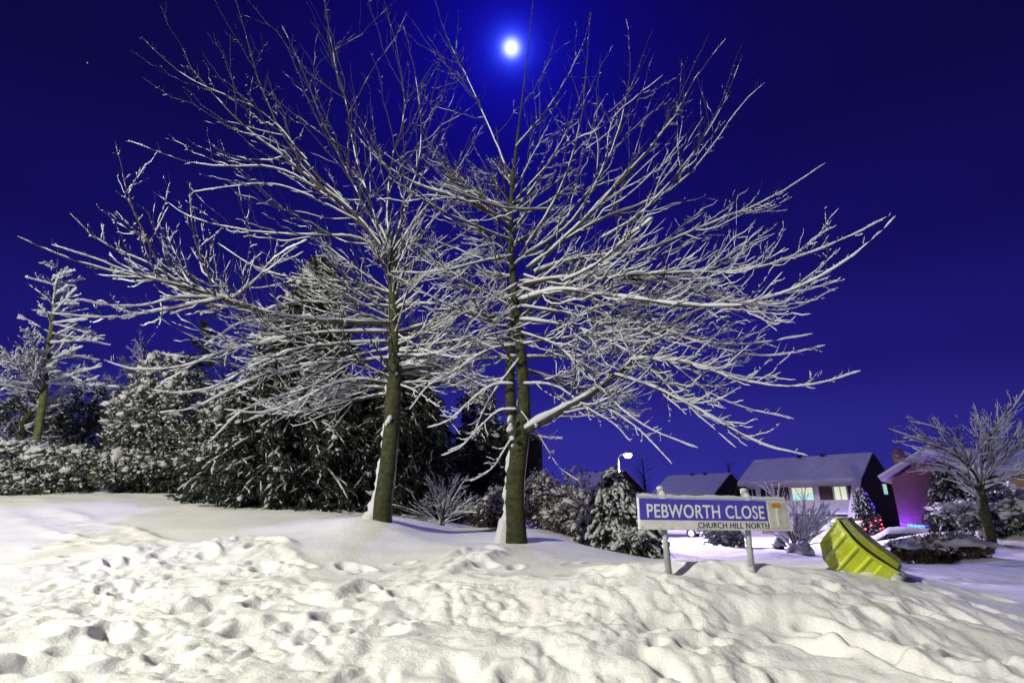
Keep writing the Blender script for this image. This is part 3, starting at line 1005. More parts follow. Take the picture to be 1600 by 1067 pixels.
def conifer(name, label, loc, h, r, seed, levels=26, per=9, droop=0.35, snowb=0.022, leafmat='needle', group=None, cat='conifer', lean=(0, 0), bottom=0.03, shape=1.0, nl=0.075, cover=1.0, jag=0.25, dens=1.0, pads=0.3):
    """Conifer: tiers of drooping fronds with needles, each carrying snow."""
    rg = np.random.default_rng(seed)
    loc = np.array(loc, float)
    root = thing(name, label, cat, loc, group)
    tl = [loc, loc + np.array([lean[0] * .5, lean[1] * .5, h * .5]), loc + np.array([lean[0], lean[1], h])]
    line, L = smooth_line(tl, 20)
    V, Q = tube_geo(line[None], np.linspace(0.035 * h ** .7, 0.006, 20)[None], 8)
    mesh_obj('trunk', V, Q, M['branch_dark'], root)
    B = levels * per
    s = np.sort(rg.uniform(bottom, 0.985, B))
    az = rg.uniform(0, 2 * math.pi, B)
    ln = r * (1 - s) ** shape * rg.uniform(1 - jag, 1 + jag * 0.6, B) + 0.05 * r
    c = np.stack([np.interp(s, np.linspace(0, 1, 20), line[:, k]) for k in range(3)], -1)
    dh = np.stack([np.cos(az), np.sin(az), np.zeros(B)], -1)
    n = 7
    tau = np.linspace(0, 1, n)[None, :, None]
    Pb = c[:, None] + dh[:, None] * ln[:, None, None] * tau
    Pb[:, :, 2] += ln[:, None] * (0.22 * tau[:, :, 0] - (droop + 0.25 * rg.random(B))[:, None] * tau[:, :, 0] ** 1.8)
    Rb = np.maximum(0.010 * (1 - tau[:, :, 0]) * (ln[:, None] / r), 0.0) + 0.003 + 0 * Pb[:, :, 0]
    K = int(ln.sum() * 9 * dens)
    P1, R1 = spawn(rg, Pb, Rb, K, (25, 65), (0.25, 0.55), 5, -0.45, -0.1, 0.15, 1.0, 0.6, 0.005, 0.0025, 0.08, 0.5 * max(1, r / 1.5), 0.04, 0.35)
    # needles along branches and sprays
    C1 = P1[:, 1:].reshape(-1, 3)
    T1 = nrm(np.diff(P1, axis=1)).reshape(-1, 3)
    C0 = Pb[:, 2:].reshape(-1, 3)
    T0 = nrm(np.diff(Pb, axis=1)[:, 1:]).reshape(-1, 3)
    C = np.repeat(np.vstack([C1, C0]), 6, 0)
    T = np.repeat(np.vstack([T1, T0]), 6, 0)
    C = C - T * rg.uniform(0, 1, (len(C), 1)) * nl * 1.2
    D = T * 0.75 + rg.normal(size=C.shape) * 0.55 + np.array([0, 0, -0.28])
    lv = leaves(rg, C, D, nl * 1.35, nl * 0.16)
    V, Q = merge([lv, tube_geo(Pb, Rb, 4), tube_geo(P1, R1, 3)])
    mesh_obj('crown', V, Q, [M[leafmat], M['branch_dark']], root, smooth=False, midx=(np.arange(len(Q)) >= len(lv[1])) * 1)
    # snow on branches and sprays
    am = cover
    keep = rg.random(len(P1)) < 0.72 * min(1, cover)
    kb = rg.random(len(Pb)) < 0.8
    parts = [snow_on(rg, Pb[kb], Rb[kb], snowb * 1.0, 0.5, 0.42, 6, am), snow_on(rg, P1[keep], R1[keep], snowb * .9, 0.5, 0.36, 5, am)]
    V, Q = merge(parts)
    ti = rg.random(len(P1)) < pads * cover
    ti &= perlin(P1[:, -1, 0] / 0.45, P1[:, -1, 2] / 0.40, seed) > -0.12
    tips = P1[:, -2][ti]
    if len(tips):
        V2, Q2 = blobs(rg, tips + np.array([0, 0, 0.012]), snowb * np.clip(np.exp(rg.normal(.25, .4, len(tips))), .5, 3), (P1[:, -1] - P1[:, 1])[ti] + np.array([0, 0, -.06]), 0.5)
        Vall = np.vstack([V, V2])
        Qt = np.vstack([np.vstack([Q[:, [0, 1, 2]], Q[:, [0, 2, 3]]]), Q2 + len(V)])
        mesh_obj('snow', Vall, Qt, M['shrub_snow'], root)
    else:
        mesh_obj('snow', V, Q, M['shrub_snow'], root)
    return root


def bare_tree(name, label, cat, loc, trunk_pts, radii, nl, seed, spread, el=(15, 60), dens=(5, 6, 2), bark='branch', tbark='green_bark', sbase=0.012, amount=1.0, group=None,
              start=0.3, curl=0.2, traced=(), thick=0.03, droop=0.1, lf=(0.25, 0.6), taper=0.5):
    rg = np.random.default_rng(seed)
    root = thing(name, label, cat, loc, group)
    tr, line, R = trunk_part(root, rg, trunk_pts, radii, M[tbark], 0.05, 10, 24)
    specs = []
    for ws, r0 in traced:
        specs.append((ws, r0))
    for i in range(nl):
        s = start + (0.98 - start) * (i + 0.5) / max(nl, 1)
        c = line[int(s * (len(line) - 1))]
        az = rg.uniform(0, 2 * math.pi)
        e = math.radians(rg.uniform(*el))
        ln = spread * rg.uniform(0.6, 1.15) * (1 - taper * (s - start) / (1 - start))
        dh = np.array([math.cos(az), math.sin(az), 0])
        ws = [c + dh * ln * t1 * math.cos(e) + np.array([0, 0, ln * (math.sin(e) * t1 - droop * t1 ** 1.6)]) for t1 in np.linspace(0, 1, 6)]
        specs.append((ws, thick * (1 - 0.5 * s)))
    for ws, r0 in specs:
        limb('limb', root, rg, ws, r0, max(0.004, r0 * 0.2), M[bark], dens, sbase, amount, None, curl, 0.25, lf, 0.8, 0.6, 14, 7)
    return root
# ------------------------------------------------------------------ houses in the close
def house(label, ridge_l, ang, L, zg, seed, door=True, lit=(), side_win=True, full=True):
    """Chalet house: wide front dormer under the main roof, lower roof over the ground floor, dark tile-hung gable."""
    a = math.radians(ang)
    ex = np.array([math.cos(a), math.sin(a), 0])
    nf = np.array([math.sin(a), -math.cos(a), 0])          # front, towards the street
    up = np.array([0, 0, 1.0])
    o = np.array([ridge_l[0], ridge_l[1], 0.0])
    zr = ridge_l[2]

    def W(s, d, z):
        return o + ex * s + nf * d + up * z
    root = thing('house', label, 'house', W(L / 2, 3.0, zg), 'chalet houses along the close')
    z1 = zr - 2.05                                           # dormer eave
    # walls: gable ends and front
    wl = MB()
    gab = [(5.6, zr - 4.75), (3.5, zr - 2.35), (0, zr - 0.12), (-4.6, zr - 3.05), (-4.6, zg - 0.3), (5.6, zg - 0.3)]
    for s0 in (0.25, L - 0.45):
        wl.prism([W(s0, d, z) for d, z in gab], ex * 0.2, 1)
    wl.hexa([W(0.45, 2.9, z1 - 1.55), W(L - 0.45, 2.9, z1 - 1.55), W(L - 0.45, 3.1, z1 - 1.55), W(0.45, 3.1, z1 - 1.55),
             W(0.45, 2.9, z1), W(L - 0.45, 2.9, z1), W(L - 0.45, 3.1, z1), W(0.45, 3.1, z1)], 0)
    wl.hexa([W(0.45, 4.7, zg - 0.3), W(L - 0.45, 4.7, zg - 0.3), W(L - 0.45, 4.9, zg - 0.3), W(0.45, 4.9, zg - 0.3),
             W(0.45, 4.7, z1 - 2.2), W(L - 0.45, 4.7, z1 - 2.2), W(L - 0.45, 4.9, z1 - 2.2), W(0.45, 4.9, z1 - 2.2)], 0)
    wl.build('wall', [M['white_paint'], M['tile_hung']], root)
    # roofs: slabs with a snow layer on top
    rf, sn = MB(), MB()

    def slab(p, th, mb, lift=0.0, mi=0):
        p = [np.array(q) for q in p]
        n = np.cross(p[1] - p[0], p[3] - p[0])
        n = n / np.linalg.norm(n)
        if n[2] < 0:
            n = -n
        mb.hexa([q + n * lift for q in p] + [q + n * (lift + th) for q in p], mi)
    f1 = [W(0, 3.5, z1), W(L, 3.5, z1), W(L, 0, zr), W(0, 0, zr)]
    b1 = [W(0, -0.02, zr), W(L, -0.02, zr), W(L, -4.9, zr - 3.05), W(0, -4.9, zr - 3.05)]
    lo = [W(0.4, 5.3, z1 - 2.35), W(L - 0.4, 5.3, z1 - 2.35), W(L - 0.4, 3.12, z1 - 1.45), W(0.4, 3.12, z1 - 1.45)]
    rc = [W(L - 0.55, 5.9, zr - 4.9), W(L, 5.9, zr - 4.9), W(L, 3.52, z1 - 0.02), W(L - 0.55, 3.52, z1 - 0.02)]
    for p in (f1, b1, lo, rc):
        slab(p, 0.14, rf)
        slab(p, 0.09, sn, 0.143)
    # bargeboards
    for s0 in (-0.05, L):
        for p, q in (((0, zr), (3.5, z1)), ((3.5, z1), (5.9, zr - 4.9)), ((0, zr), (-4.9, zr - 3.05))):
            rf.hexa([W(s0, p[0], p[1] - .12), W(s0 + .05, p[0], p[1] - .12), W(s0 + .05, q[0], q[1] - .12), W(s0, q[0], q[1] - .12),
                     W(s0, p[0], p[1] + .14), W(s0 + .05, p[0], p[1] + .14), W(s0 + .05, q[0], q[1] + .14), W(s0, q[0], q[1] + .14)], 1)
    ro = rf.build('roof', [M['roof_tile'], M['dark_timber']], root)
    # snow follows the tile courses in faint steps
    for i in range(1, 11):
        t_ = i / 11
        for q0, q1, q2, q3 in (f1,):
            pa, pb = q0 * (1 - t_) + q3 * t_, q1 * (1 - t_) + q2 * t_
            nn = np.cross(q1 - q0, q3 - q0)
            nn = nn / np.linalg.norm(nn) * (1 if nn[2] > 0 else -1)
            dn = nrm(q0 - q3)
            sn.hexa([pa + nn * .23, pb + nn * .23, pb + nn * .23 + dn * .2, pa + nn * .23 + dn * .2,
                     pa + nn * .236, pb + nn * .236, pb + nn * .262 + dn * .2, pa + nn * .262 + dn * .2])
    sn.build('snow', M['roof_snow'], ro)
    vt = MB()
    for s_ in (L * 0.42, L * 0.62):
        vt.box(W(s_, 0.15, zr + .20), ex, nf, up, 0.35, 0.25, 0.22)
    vt.build('roof_vent', M['dark_timber'], root)
    gt = MB()
    gt.hexa([W(-.05, 3.5, z1 - .13), W(L - 0.6, 3.5, z1 - .13), W(L - 0.6, 3.62, z1 - .13), W(-.05, 3.62, z1 - .13),
             W(-.05, 3.5, z1 + .12), W(L - 0.6, 3.5, z1 + .12), W(L - 0.6, 3.62, z1 + .12), W(-.05, 3.62, z1 + .12)])
    gt.build('fascia', M['white_paint'], root)

    def window(s0, s1, za, zb, d, pane, mullions=2, frame='white_paint'):
        fr = MB()
        t_ = 0.06
        for p0, p1, q0, q1 in ((s0, s1, za, za + t_), (s0, s1, zb - t_, zb), (s0, s0 + t_, za + t_, zb - t_), (s1 - t_, s1, za + t_, zb - t_)):
            fr.hexa([W(p0, d, q0), W(p1, d, q0), W(p1, d + .07, q0), W(p0, d + .07, q0), W(p0, d, q1), W(p1, d, q1), W(p1, d + .07, q1), W(p0, d + .07, q1)])
        for i in range(1, mullions):
            s_ = s0 + (s1 - s0) * i / mullions
            fr.hexa([W(s_ - .03, d, za + t_), W(s_ + .03, d, za + t_), W(s_ + .03, d + .06, za + t_), W(s_ - .03, d + .06, za + t_),
                     W(s_ - .03, d, zb - t_), W(s_ + .03, d, zb - t_), W(s_ + .03, d + .06, zb - t_), W(s_ - .03, d + .06, zb - t_)])
        wo_ = fr.build('window', M[frame], root)
        pn = MB()
        pn.hexa([W(s0 + t_, d, za + t_), W(s1 - t_, d, za + t_), W(s1 - t_, d + .025, za + t_), W(s0 + t_, d + .025, za + t_),
                 W(s0 + t_, d, zb - t_), W(s1 - t_, d, zb - t_), W(s1 - t_, d + .025, zb - t_), W(s0 + t_, d + .025, zb - t_)])
        pn.build('pane', M[pane], wo_)
        if pane.startswith('glow'):
            cu = MB()
            zc = za + (zb - za) * 0.50
            cu.hexa([W(s0 + t_, d + .027, zc), W(s1 - t_, d + .027, zc), W(s1 - t_, d + .035, zc), W(s0 + t_, d + .035, zc),
                     W(s0 + t_, d + .027, zb - t_), W(s1 - t_, d + .027, zb - t_), W(s1 - t_, d + .035, zb - t_), W(s0 + t_, d + .035, zb - t_)])
            cu.build('blind', M['glow_warm'], wo_)
    # hung tile panels between the upper windows
    zt, zb_ = z1 - 0.25, z1 - 1.35
    for s0, s1 in ((L * .30, L * .42), (L * .66, L * .76), (L - 1.15, L - 0.5)):
        tl = MB()
        tl.hexa([W(s0, 3.1, zb_ - .1), W(s1, 3.1, zb_ - .1), W(s1, 3.14, zb_ - .1), W(s0, 3.14, zb_ - .1), W(s0, 3.1, zt), W(s1, 3.1, zt), W(s1, 3.14, zt), W(s0, 3.14, zt)])
        tl.build('tile_panel', M['tile_hung'], root)
    for k, (f0, f1_) in enumerate(((.06, .14), (.17, .28), (.44, .62), (.77, .87))):
        window(L * f0, L * f1_, zb_ + 0.05, zt - .02, 3.101, lit[k] if k < len(lit) else 'dark_glass')
    if full:
        zq = zg + 0.1
        ztop = z1 - 2.5
        window(L * .70, L * .86, zq + .7, ztop, 4.901, lit[4] if len(lit) > 4 else 'dark_glass')
        gd = MB()
        gd.hexa([W(L * .40, 4.901, zq), W(L * .64, 4.901, zq), W(L * .64, 4.95, zq), W(L * .40, 4.95, zq),
                 W(L * .40, 4.901, ztop), W(L * .64, 4.901, ztop), W(L * .64, 4.95, ztop), W(L * .40, 4.95, ztop)])
        for i in range(1, 8):
            s_ = L * (.40 + .24 * i / 8)
            gd.hexa([W(s_ - .03, 4.952, zq + .05), W(s_ + .03, 4.952, zq + .05), W(s_ + .03, 4.965, zq + .05), W(s_ - .03, 4.965, zq + .05),
                     W(s_ - .03, 4.952, ztop - .05), W(s_ + .03, 4.952, ztop - .05), W(s_ + .03, 4.965, ztop - .05), W(s_ - .03, 4.965, ztop - .05)])
        gd.build('garage_door', M['garage'], root)
        dr = MB()
        dr.hexa([W(L * .24, 4.901, zq), W(L * .34, 4.901, zq), W(L * .34, 4.96, zq), W(L * .24, 4.96, zq),
                 W(L * .24, 4.901, ztop), W(L * .34, 4.901, ztop), W(L * .34, 4.96, ztop), W(L * .24, 4.96, ztop)])
        do = dr.build('door', M['brown_door'], root)
        hd = MB()
        hd.ball(W(L * .33, 5.0, zq + 1.0), 0.05)
        hd.build('handle', M['bolt'], do)
    if side_win:
        # lit window in the gable end
        fr, pn = MB(), MB()
        s_ = L - 0.25
        for d0, d1 in ((-2.3, -1.9), (-1.85, -1.45)):
            fr.hexa([W(s_, d0 - .05, zr - 2.9), W(s_ + .05, d0 - .05, zr - 2.9), W(s_ + .05, d1 + .05, zr - 2.9), W(s_, d1 + .05, zr - 2.9),
                     W(s_, d0 - .05, zr - 2.05), W(s_ + .05, d0 - .05, zr - 2.05), W(s_ + .05, d1 + .05, zr - 2.05), W(s_, d1 + .05, zr - 2.05)])
            pn.hexa([W(s_ + .05, d0, zr - 2.85), W(s_ + .06, d0, zr - 2.85), W(s_ + .06, d1, zr - 2.85), W(s_ + .05, d1, zr - 2.85),
                     W(s_ + .05, d0, zr - 2.1), W(s_ + .06, d0, zr - 2.1), W(s_ + .06, d1, zr - 2.1), W(s_ + .05, d1, zr - 2.1)])
        wo_ = fr.build('window', M['white_paint'], root)
        pn.build('pane', M['glow_green'], wo_)
    return root


_r3 = P(1180, 722, 48)
house('white fronted house with a lit green window and dark gable, behind the yellow grit bin', _r3, -50, 9.2, gz(23, 40) - .1, 1,
      lit=('dark_glass', 'dark_glass', 'glow_green', 'glow_warm', 'glow_cyan'))
_r2 = P(1045, 746, 62)
house('smaller snow roofed house with lilac front, above the left half of the road sign', _r2, -50, 7.5, gz(22, 56) - .1, 2,
      lit=('dark_glass', 'dark_glass', 'dark_glass', 'glow_pink', 'dark_glass'), side_win=False)
_r1 = P(905, 741, 78)
house('house mostly hidden, its purple roof edge sloping down beside the lit street lamp', _r1, -50, 8.2, gz(10, 74) - .1, 3, side_win=False, full=False)

# near brick house with a snowy verge on the right
YH = 26.0


def Wp(px, py, Y=YH):
    return P(px, py, Y)


h4 = thing('house', 'red brick gabled house with snowy verge and chimney, behind the blue icicle lights', 'house', (Wp(1455, 800)[0], YH + 3, gz(20, 27)))
apex, le, re_ = Wp(1462, 700), Wp(1378, 752), Wp(1552, 755)
zgd = gz(20, 27) - 0.4
w_ = MB()
ext = np.array([6.6, 8.0, 0])
lw, rw = le + np.array([0.45, 0, 0.05]), re_ - np.array([0.45, 0, -0.05])
w_.prism([np.array([lw[0], YH, zgd]), np.array([rw[0], YH, zgd]), rw, apex - np.array([0, 0, .12]), lw], ext)
w_.build('wall', M['brick_red'], h4)
rf, sn = MB(), MB()
back = np.array([6.95, 8.4, 0])
fwd = np.array([-0.33, -0.42, 0])
for A_, B_ in ((le, apex), (apex, re_)):
    nn = np.array([-(B_ - A_)[2], 0, (B_ - A_)[0]])
    nn = nn / np.linalg.norm(nn)
    q = [A_ + fwd, B_ + fwd, B_ + back, A_ + back]
    rf.hexa(q + [p + nn * .15 for p in q])
    sn.hexa([p + nn * .153 for p in q] + [p + nn * .27 for p in q])
ro = rf.build('roof', M['white_paint'], h4)
sn.build('snow', M['roof_snow'], ro)
ch = MB()
cc = Wp(1407, 724, YH + 5.5)
ch.box(cc, (1, 0, 0), (0, 1, 0), (0, 0, 1), .5, .45, 1.2)
ch.box(cc + np.array([0, 0, .64]), (1, 0, 0), (0, 1, 0), (0, 0, 1), .6, .55, .10)
for dx in (-.12, .12):
    ch.tube([cc + np.array([dx, 0, .68]), cc + np.array([dx, 0, .86])], .08)
cho = ch.build('chimney', M['brick_red'], ro)
ae = MB()
ae.tube([cc + np.array([.1, 0, .8]), cc + np.array([.1, 0, 2.3])], .022, 6)
ae.tube([cc + np.array([-.35, 0, 2.1]), cc + np.array([.55, 0, 2.2])], .016, 6)
for k in range(5):
    x0 = -.3 + .18 * k
    ae.tube([cc + np.array([x0, -.16, 2.11 + .02 * k]), cc + np.array([x0, .16, 2.11 + .02 * k])], .01, 5)
ae.build('aerial', M['bolt'], h4)
# brick house, right edge, yellow light painted into its buff wall colour
YR = 22.0
h5 = thing('house', 'low house with brick wall coloured as if lit yellow and white corner post, behind the snowy tree', 'house', (Wp(1640, 800, YR)[0], YR + 3, gz(21, 24)))
A_, B_ = P(1520, 744, YR), P(1760, 744, YR)
z0_ = gz(22, 23) - .4
w_ = MB()
cx_ = P(1572, 744, YR)[0]
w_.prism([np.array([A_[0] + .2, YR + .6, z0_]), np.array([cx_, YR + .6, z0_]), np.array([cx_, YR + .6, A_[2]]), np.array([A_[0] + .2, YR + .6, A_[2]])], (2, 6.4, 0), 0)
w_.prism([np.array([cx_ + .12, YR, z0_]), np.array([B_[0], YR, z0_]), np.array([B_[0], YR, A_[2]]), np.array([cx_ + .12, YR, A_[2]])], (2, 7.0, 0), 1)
w_.build('wall', [M['brick_dark_shaded'], M['brick_lit_yellow']], h5)
cp = MB()
cp.box((cx_ + .06, YR + .02, (A_[2] + z0_) / 2), (1, 0, 0), (0, 1, 0), (0, 0, 1), .11, .14, A_[2] - z0_)
cp.build('corner_post', M['white_paint'], h5)
rf, sn = MB(), MB()
e0, e1 = np.array([A_[0] - .2, YR - .35, A_[2] + .02]), np.array([B_[0], YR - .35, A_[2] + .02])
r0_, r1_ = e0 + np.array([1.0, 3.6, 1.15]), e1 + np.array([1.0, 3.6, 1.15])
q = [e0, e1, r1_, r0_]
rf.hexa(q + [p + np.array([0, -.05, .16]) for p in q])
q2 = [r0_ + np.array([0, .01, 0]), r1_ + np.array([0, .01, 0]), r1_ + np.array([1, 4, -1.2]), r0_ + np.array([1, 4, -1.2])]
rf.hexa(q2 + [p + np.array([0, .05, .16]) for p in q2])
sn.hexa([p + np.array([0, -.05, .163]) for p in q] + [p + np.array([0, -.08, .27]) for p in q])
ro = rf.build('roof', M['white_paint'], h5)
sn.build('snow', M['roof_snow'], ro)
for (a0, b0, a1, b1, pane) in ((1526, 752, 1536, 763, 'glow_red'), (1546, 761, 1557, 774, 'glow_pink')):
    A2, B2 = P(a0, b1, YR + .55), P(a1, b0, YR + .55)
    fr = MB()
    fr.hexa([(A2[0] - .06, YR + .55, A2[2] - .06), (B2[0] + .06, YR + .55, A2[2] - .06), (B2[0] + .06, YR + .59, A2[2] - .06), (A2[0] - .06, YR + .59, A2[2] - .06),
             (A2[0] - .06, YR + .55, B2[2] + .06), (B2[0] + .06, YR + .55, B2[2] + .06), (B2[0] + .06, YR + .59, B2[2] + .06), (A2[0] - .06, YR + .59, B2[2] + .06)])
    wo_ = fr.build('window', M['white_paint'], h5)
    pn = MB()
    pn.hexa([(A2[0], YR + .53, A2[2]), (B2[0], YR + .53, A2[2]), (B2[0], YR + .548, A2[2]), (A2[0], YR + .548, A2[2]),
             (A2[0], YR + .53, B2[2]), (B2[0], YR + .53, B2[2]), (B2[0], YR + .548, B2[2]), (A2[0], YR + .548, B2[2])])
    pn.build('pane', M[pane], wo_)

# brick house end behind the two big trees, shade put into its colour
YD = 17.0
hd_ = thing('house', 'shade darkened brick house end between and behind the two big bare trees', 'house', (P(760, 800, YD)[0], YD + 3, gz(-.5, 17)))
dl, drr = P(715, 684, YD), P(847, 690, YD)
da = P(782, 668, YD)
w_ = MB()
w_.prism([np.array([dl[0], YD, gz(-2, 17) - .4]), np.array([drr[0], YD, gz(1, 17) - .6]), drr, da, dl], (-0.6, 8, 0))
w_.build('wall', M['brick_dark_shaded'], hd_)
rf, sn = MB(), MB()
for A2, B2 in ((dl, da), (da, drr)):
    nn = np.array([-(B2 - A2)[2], 0, (B2 - A2)[0]])
    nn = nn / np.linalg.norm(nn)
    q = [A2 + np.array([0, -.1, 0]), B2 + np.array([0, -.1, 0]), B2 + np.array([-.6, 8.2, 0]), A2 + np.array([-.6, 8.2, 0])]
    rf.hexa([p + nn * .003 for p in q] + [p + nn * .12 for p in q])
    sn.hexa([p + nn * .123 for p in q] + [p + nn * .15 for p in q])
ro = rf.build('roof', M['roof_tile'], hd_)
sn.build('snow', M['roof_snow'], ro)

# ------------------------------------------------------------------ street lamps
def street_lamp(label, foot, head, glow, power, radius, col, beam=0.0, aim=None, cone=None):
    foot, head = np.array(foot, float), np.array(head, float)
    root = thing('street_lamp', label, 'street lamp', foot)
    arm = head - np.array([foot[0], foot[1], head[2]])
    top = np.array([foot[0], foot[1], head[2] - 0.1])
    p = MB()
    p.tube([foot - np.array([0, 0, .2]), foot + np.array([0, 0, 1.1])], .085, 12)
    p.tube([foot + np.array([0, 0, 1.1]), top], [.062, .045], 12)
    p.build('pole', M['lamp_grey'], root, True)
    a_ = MB()
    a_.tube([top - np.array([0, 0, .08]), top + arm * .2 + np.array([0, 0, .10]), top + arm * .6 + np.array([0, 0, .17]), head + np.array([0, 0, .13])], .032, 8)
    a_.build('arm', M['lamp_grey'], root, True)
    hd = MB()
    hd.ball(head + np.array([0, 0, .10]), .26, 0, 14, 8, (1.0, .7, .30))
    hd.build('lamp_head', M['lamp_grey'], root, True)
    gl_ = MB()
    gl_.ball(head + np.array([0, 0, .0]), glow, 0, 14, 8, (1.1, .9, .75))
    gl_.build('lamp_bowl', M['lamp_glow'], root, True)
    ld = bpy.data.lights.new('lamp_light', 'SPOT' if cone else 'POINT')
    if cone:
        ld.spot_size = math.radians(cone)
        ld.spot_blend = 0.05
    ld.energy = power
    ld.color = col
    ld.shadow_soft_size = radius
    lo_ = bpy.data.objects.new('lamp_light', ld)
    COL.objects.link(lo_)
    lo_.parent = root
    lo_.location = tuple(head - np.array([0, 0, .32]) - foot)
    if beam:
        ad = bpy.data.lights.new('lamp_beam', 'AREA')
        ad.shape = 'DISK'
        ad.size = 2 * radius
        ad.energy = beam
        ad.color = col
        ao = bpy.data.objects.new('lamp_beam', ad)
        COL.objects.link(ao)
        ao.parent = root
        ao.location = tuple(head - np.array([0, 0, .34]) - foot)
        ao.rotation_euler = Vector(tuple(head - np.array(aim, float))).to_track_quat('Z', 'Y').to_euler()
    return root


LH = P(981, 711, 27)
street_lamp('lit street lamp above the small snowy conifer, its head glowing white', (P(968, 760, 27)[0], 27, gz(5, 27)), LH, .18, FAR_LAMP_POWER, .2, (0.80, 0.67, 1.0), cone=175)
street_lamp('tall grey street lamp across the road that lights the trodden snow', (-12.2, -5.2, gz(-12.2, -5.2)), (-11.0, -4.6, 9.6), .16, LAMP_POWER, .14, (1.0, 0.97, 0.80))

# ------------------------------------------------------------------ moon and two stars
md = MB()
md.ball(MOON_DIR * 900 + np.array([0, 0, CZ]), 6.4, 0, 24, 14)
tag(md.build('moon', M['moon'], None, True, loc=MOON_DIR * 900 + np.array([0, 0, CZ])), 'full white moon shining through the top twigs', 'moon')
for px, py, lb in ((137, 97, 'faint star alone in the dark upper left sky'), (372, 205, 'faint star among the thin left branches')):
    d = ray(px, py)
    c = d / np.linalg.norm(d) * 900
    s_ = MB()
    s_.ball(c, .55, 0, 8, 5)
    tag(s_.build('star', M['star'], None, True, loc=c), lb, 'star')

# ------------------------------------------------------------------ street name sign
sg_l, sg_r = P(998, 777, 4.93), P(1226, 780.5, 5.24)
sx_ = sg_r - sg_l
sx_[2] = 0
SW = float(np.linalg.norm(sx_))
sx_ = sx_ / SW
roll = math.radians(-0.9)
sn_ = np.array([sx_[1], -sx_[0], 0])                      # faces the photographer
su = np.array([0, 0, 1.0])
su2 = su * math.cos(roll) - sx_ * math.sin(roll)
sx2 = sx_ * math.cos(roll) + su * math.sin(roll)
SH = 0.272


def S(a, b_, c=0.0):
    """Sign coordinates: metres right of and up from the top-left corner of the plate, c metres out of its face."""
    return sg_l + sx2 * a + su2 * b_ + sn_ * c


sign_root = thing('street_name_sign', 'blue and white street name sign on two grey posts, capped with snow', 'sign',
                  (S(.3, 0)[0], S(.3, 0)[1], surf(S(.3, 0)[0], S(.3, 0)[1])))


def plate(name, a0, a1, b0, b1, c0, c1, m_, parent, skew=0.0, bev=0.004):
    mb_ = MB()
    mb_.hexa([S(a0, b0, c0), S(a1 + skew, b0, c0), S(a1 + skew, b0, c1), S(a0, b0, c1), S(a0, b1, c0), S(a1, b1, c0), S(a1, b1, c1), S(a0, b1, c1)])
    return mb_.build(name, m_, parent, bevel=bev)


board = plate('sign_board', -0.010, SW, -SH, 0.0, -0.03, 0.0, M['sign_white'], sign_root, 0.055, 0.006)
main_w = SW - 0.205
plate('name_panel', 0.001, main_w - 0.008, -0.188, -0.007, 0.0005, 0.006, M['sign_blue'], board, -0.0, 0.001)
plate('district_panel', 0.004, main_w - 0.004, -SH + 0.006, -0.190, 0.0005, 0.004, M['sign_white'], board, 0, 0.001)
tp = plate('no_through_road_panel', main_w + 0.012, SW - 0.022, -SH + 0.020, -0.018, 0.0005, 0.007, M['sign_dirty'], board, 0.030, 0.001)
plate('warning_bar', main_w + 0.052, main_w + 0.052 + .092, -0.066, -0.026, 0.0075, 0.0095, M['orange'], board, 0, 0.0005)
plate('road_stem', main_w + 0.088, main_w + 0.110, -0.232, -0.070, 0.0075, 0.009, M['letter_white'], board, 0, 0.0005)


def lettering(name, text, a0, a1, b0, capH, c, m_, parent, bold=0.0):
    cu = bpy.data.curves.new(name, 'FONT')
    cu.body = text
    cu.size = 1.0
    cu.offset = bold
    cu.space_character = 1.06
    cu.extrude = 0.004
    cu.resolution_u = 6
    ob = bpy.data.objects.new(name, cu)
    COL.objects.link(ob)
    dg = bpy.context.evaluated_depsgraph_get()
    me = bpy.data.meshes.new_from_object(ob.evaluated_get(dg))
    bpy.data.objects.remove(ob)
    bpy.data.curves.remove(cu)
    V = np.array([v.co[:] for v in me.vertices])
    lo_, hi_ = V.min(0), V.max(0)
    Wd = np.array([S(a0 + (v[0] - lo_[0]) / (hi_[0] - lo_[0]) * (a1 - a0), b0 + (v[1] - lo_[1]) / (hi_[1] - lo_[1]) * capH, c + (v[2] - lo_[2]) / max(hi_[2] - lo_[2], 1e-6) * .0025) for v in V])
    return mesh_obj(name, Wd, [tuple(p.vertices) for p in me.polygons], m_, parent, False)


k_ = SW / 228.0                                           # metres per photo pixel along the plate
lettering('street_name_lettering', 'PEBWORTH CLOSE', 10.5 * k_, 191 * k_, -0.170, 0.118, 0.0065, M['letter_white'], board, 0.012)
lettering('district_lettering', 'CHURCH HILL NORTH', 85.5 * k_, 196.5 * k_, -0.254, 0.050, 0.0045, M['letter_black'], board, 0.006)
bl = MB()
for a_, b_ in ((.03, -.028), (.02, -.252), (.19, -.256), (.30, -.256), (.56, -.256), (main_w - .02, -.250), (main_w + .02, -.03), (SW - .01, -.245), (main_w + .1, -.249), (main_w + .05, -.245)):
    bl.ball(S(a_, b_, .005), .0055, 0, 8, 5)
bl.build('fixing_screw', M['bolt'], board)
snc = MB()
rgs = np.random.default_rng(8)
n_ = 90
aa = np.linspace(-0.01, SW + 0.002, n_)
hh = 0.017 + 0.010 * perlin(aa * 6, aa * 0, 3) + 0.006 * rgs.random(n_) + 0.005
pa = (0.245, SW - 0.385)
line_s = np.array([S(a_, 0.003 + h_ * .35, -0.015) for a_, h_ in zip(aa, hh)])
V, Q = tube_geo(line_s[None], (hh * .9)[None], 8, ref=su2[None, None], R2=np.full((1, n_), 0.021))
V2, Q2 = [V], [Q]
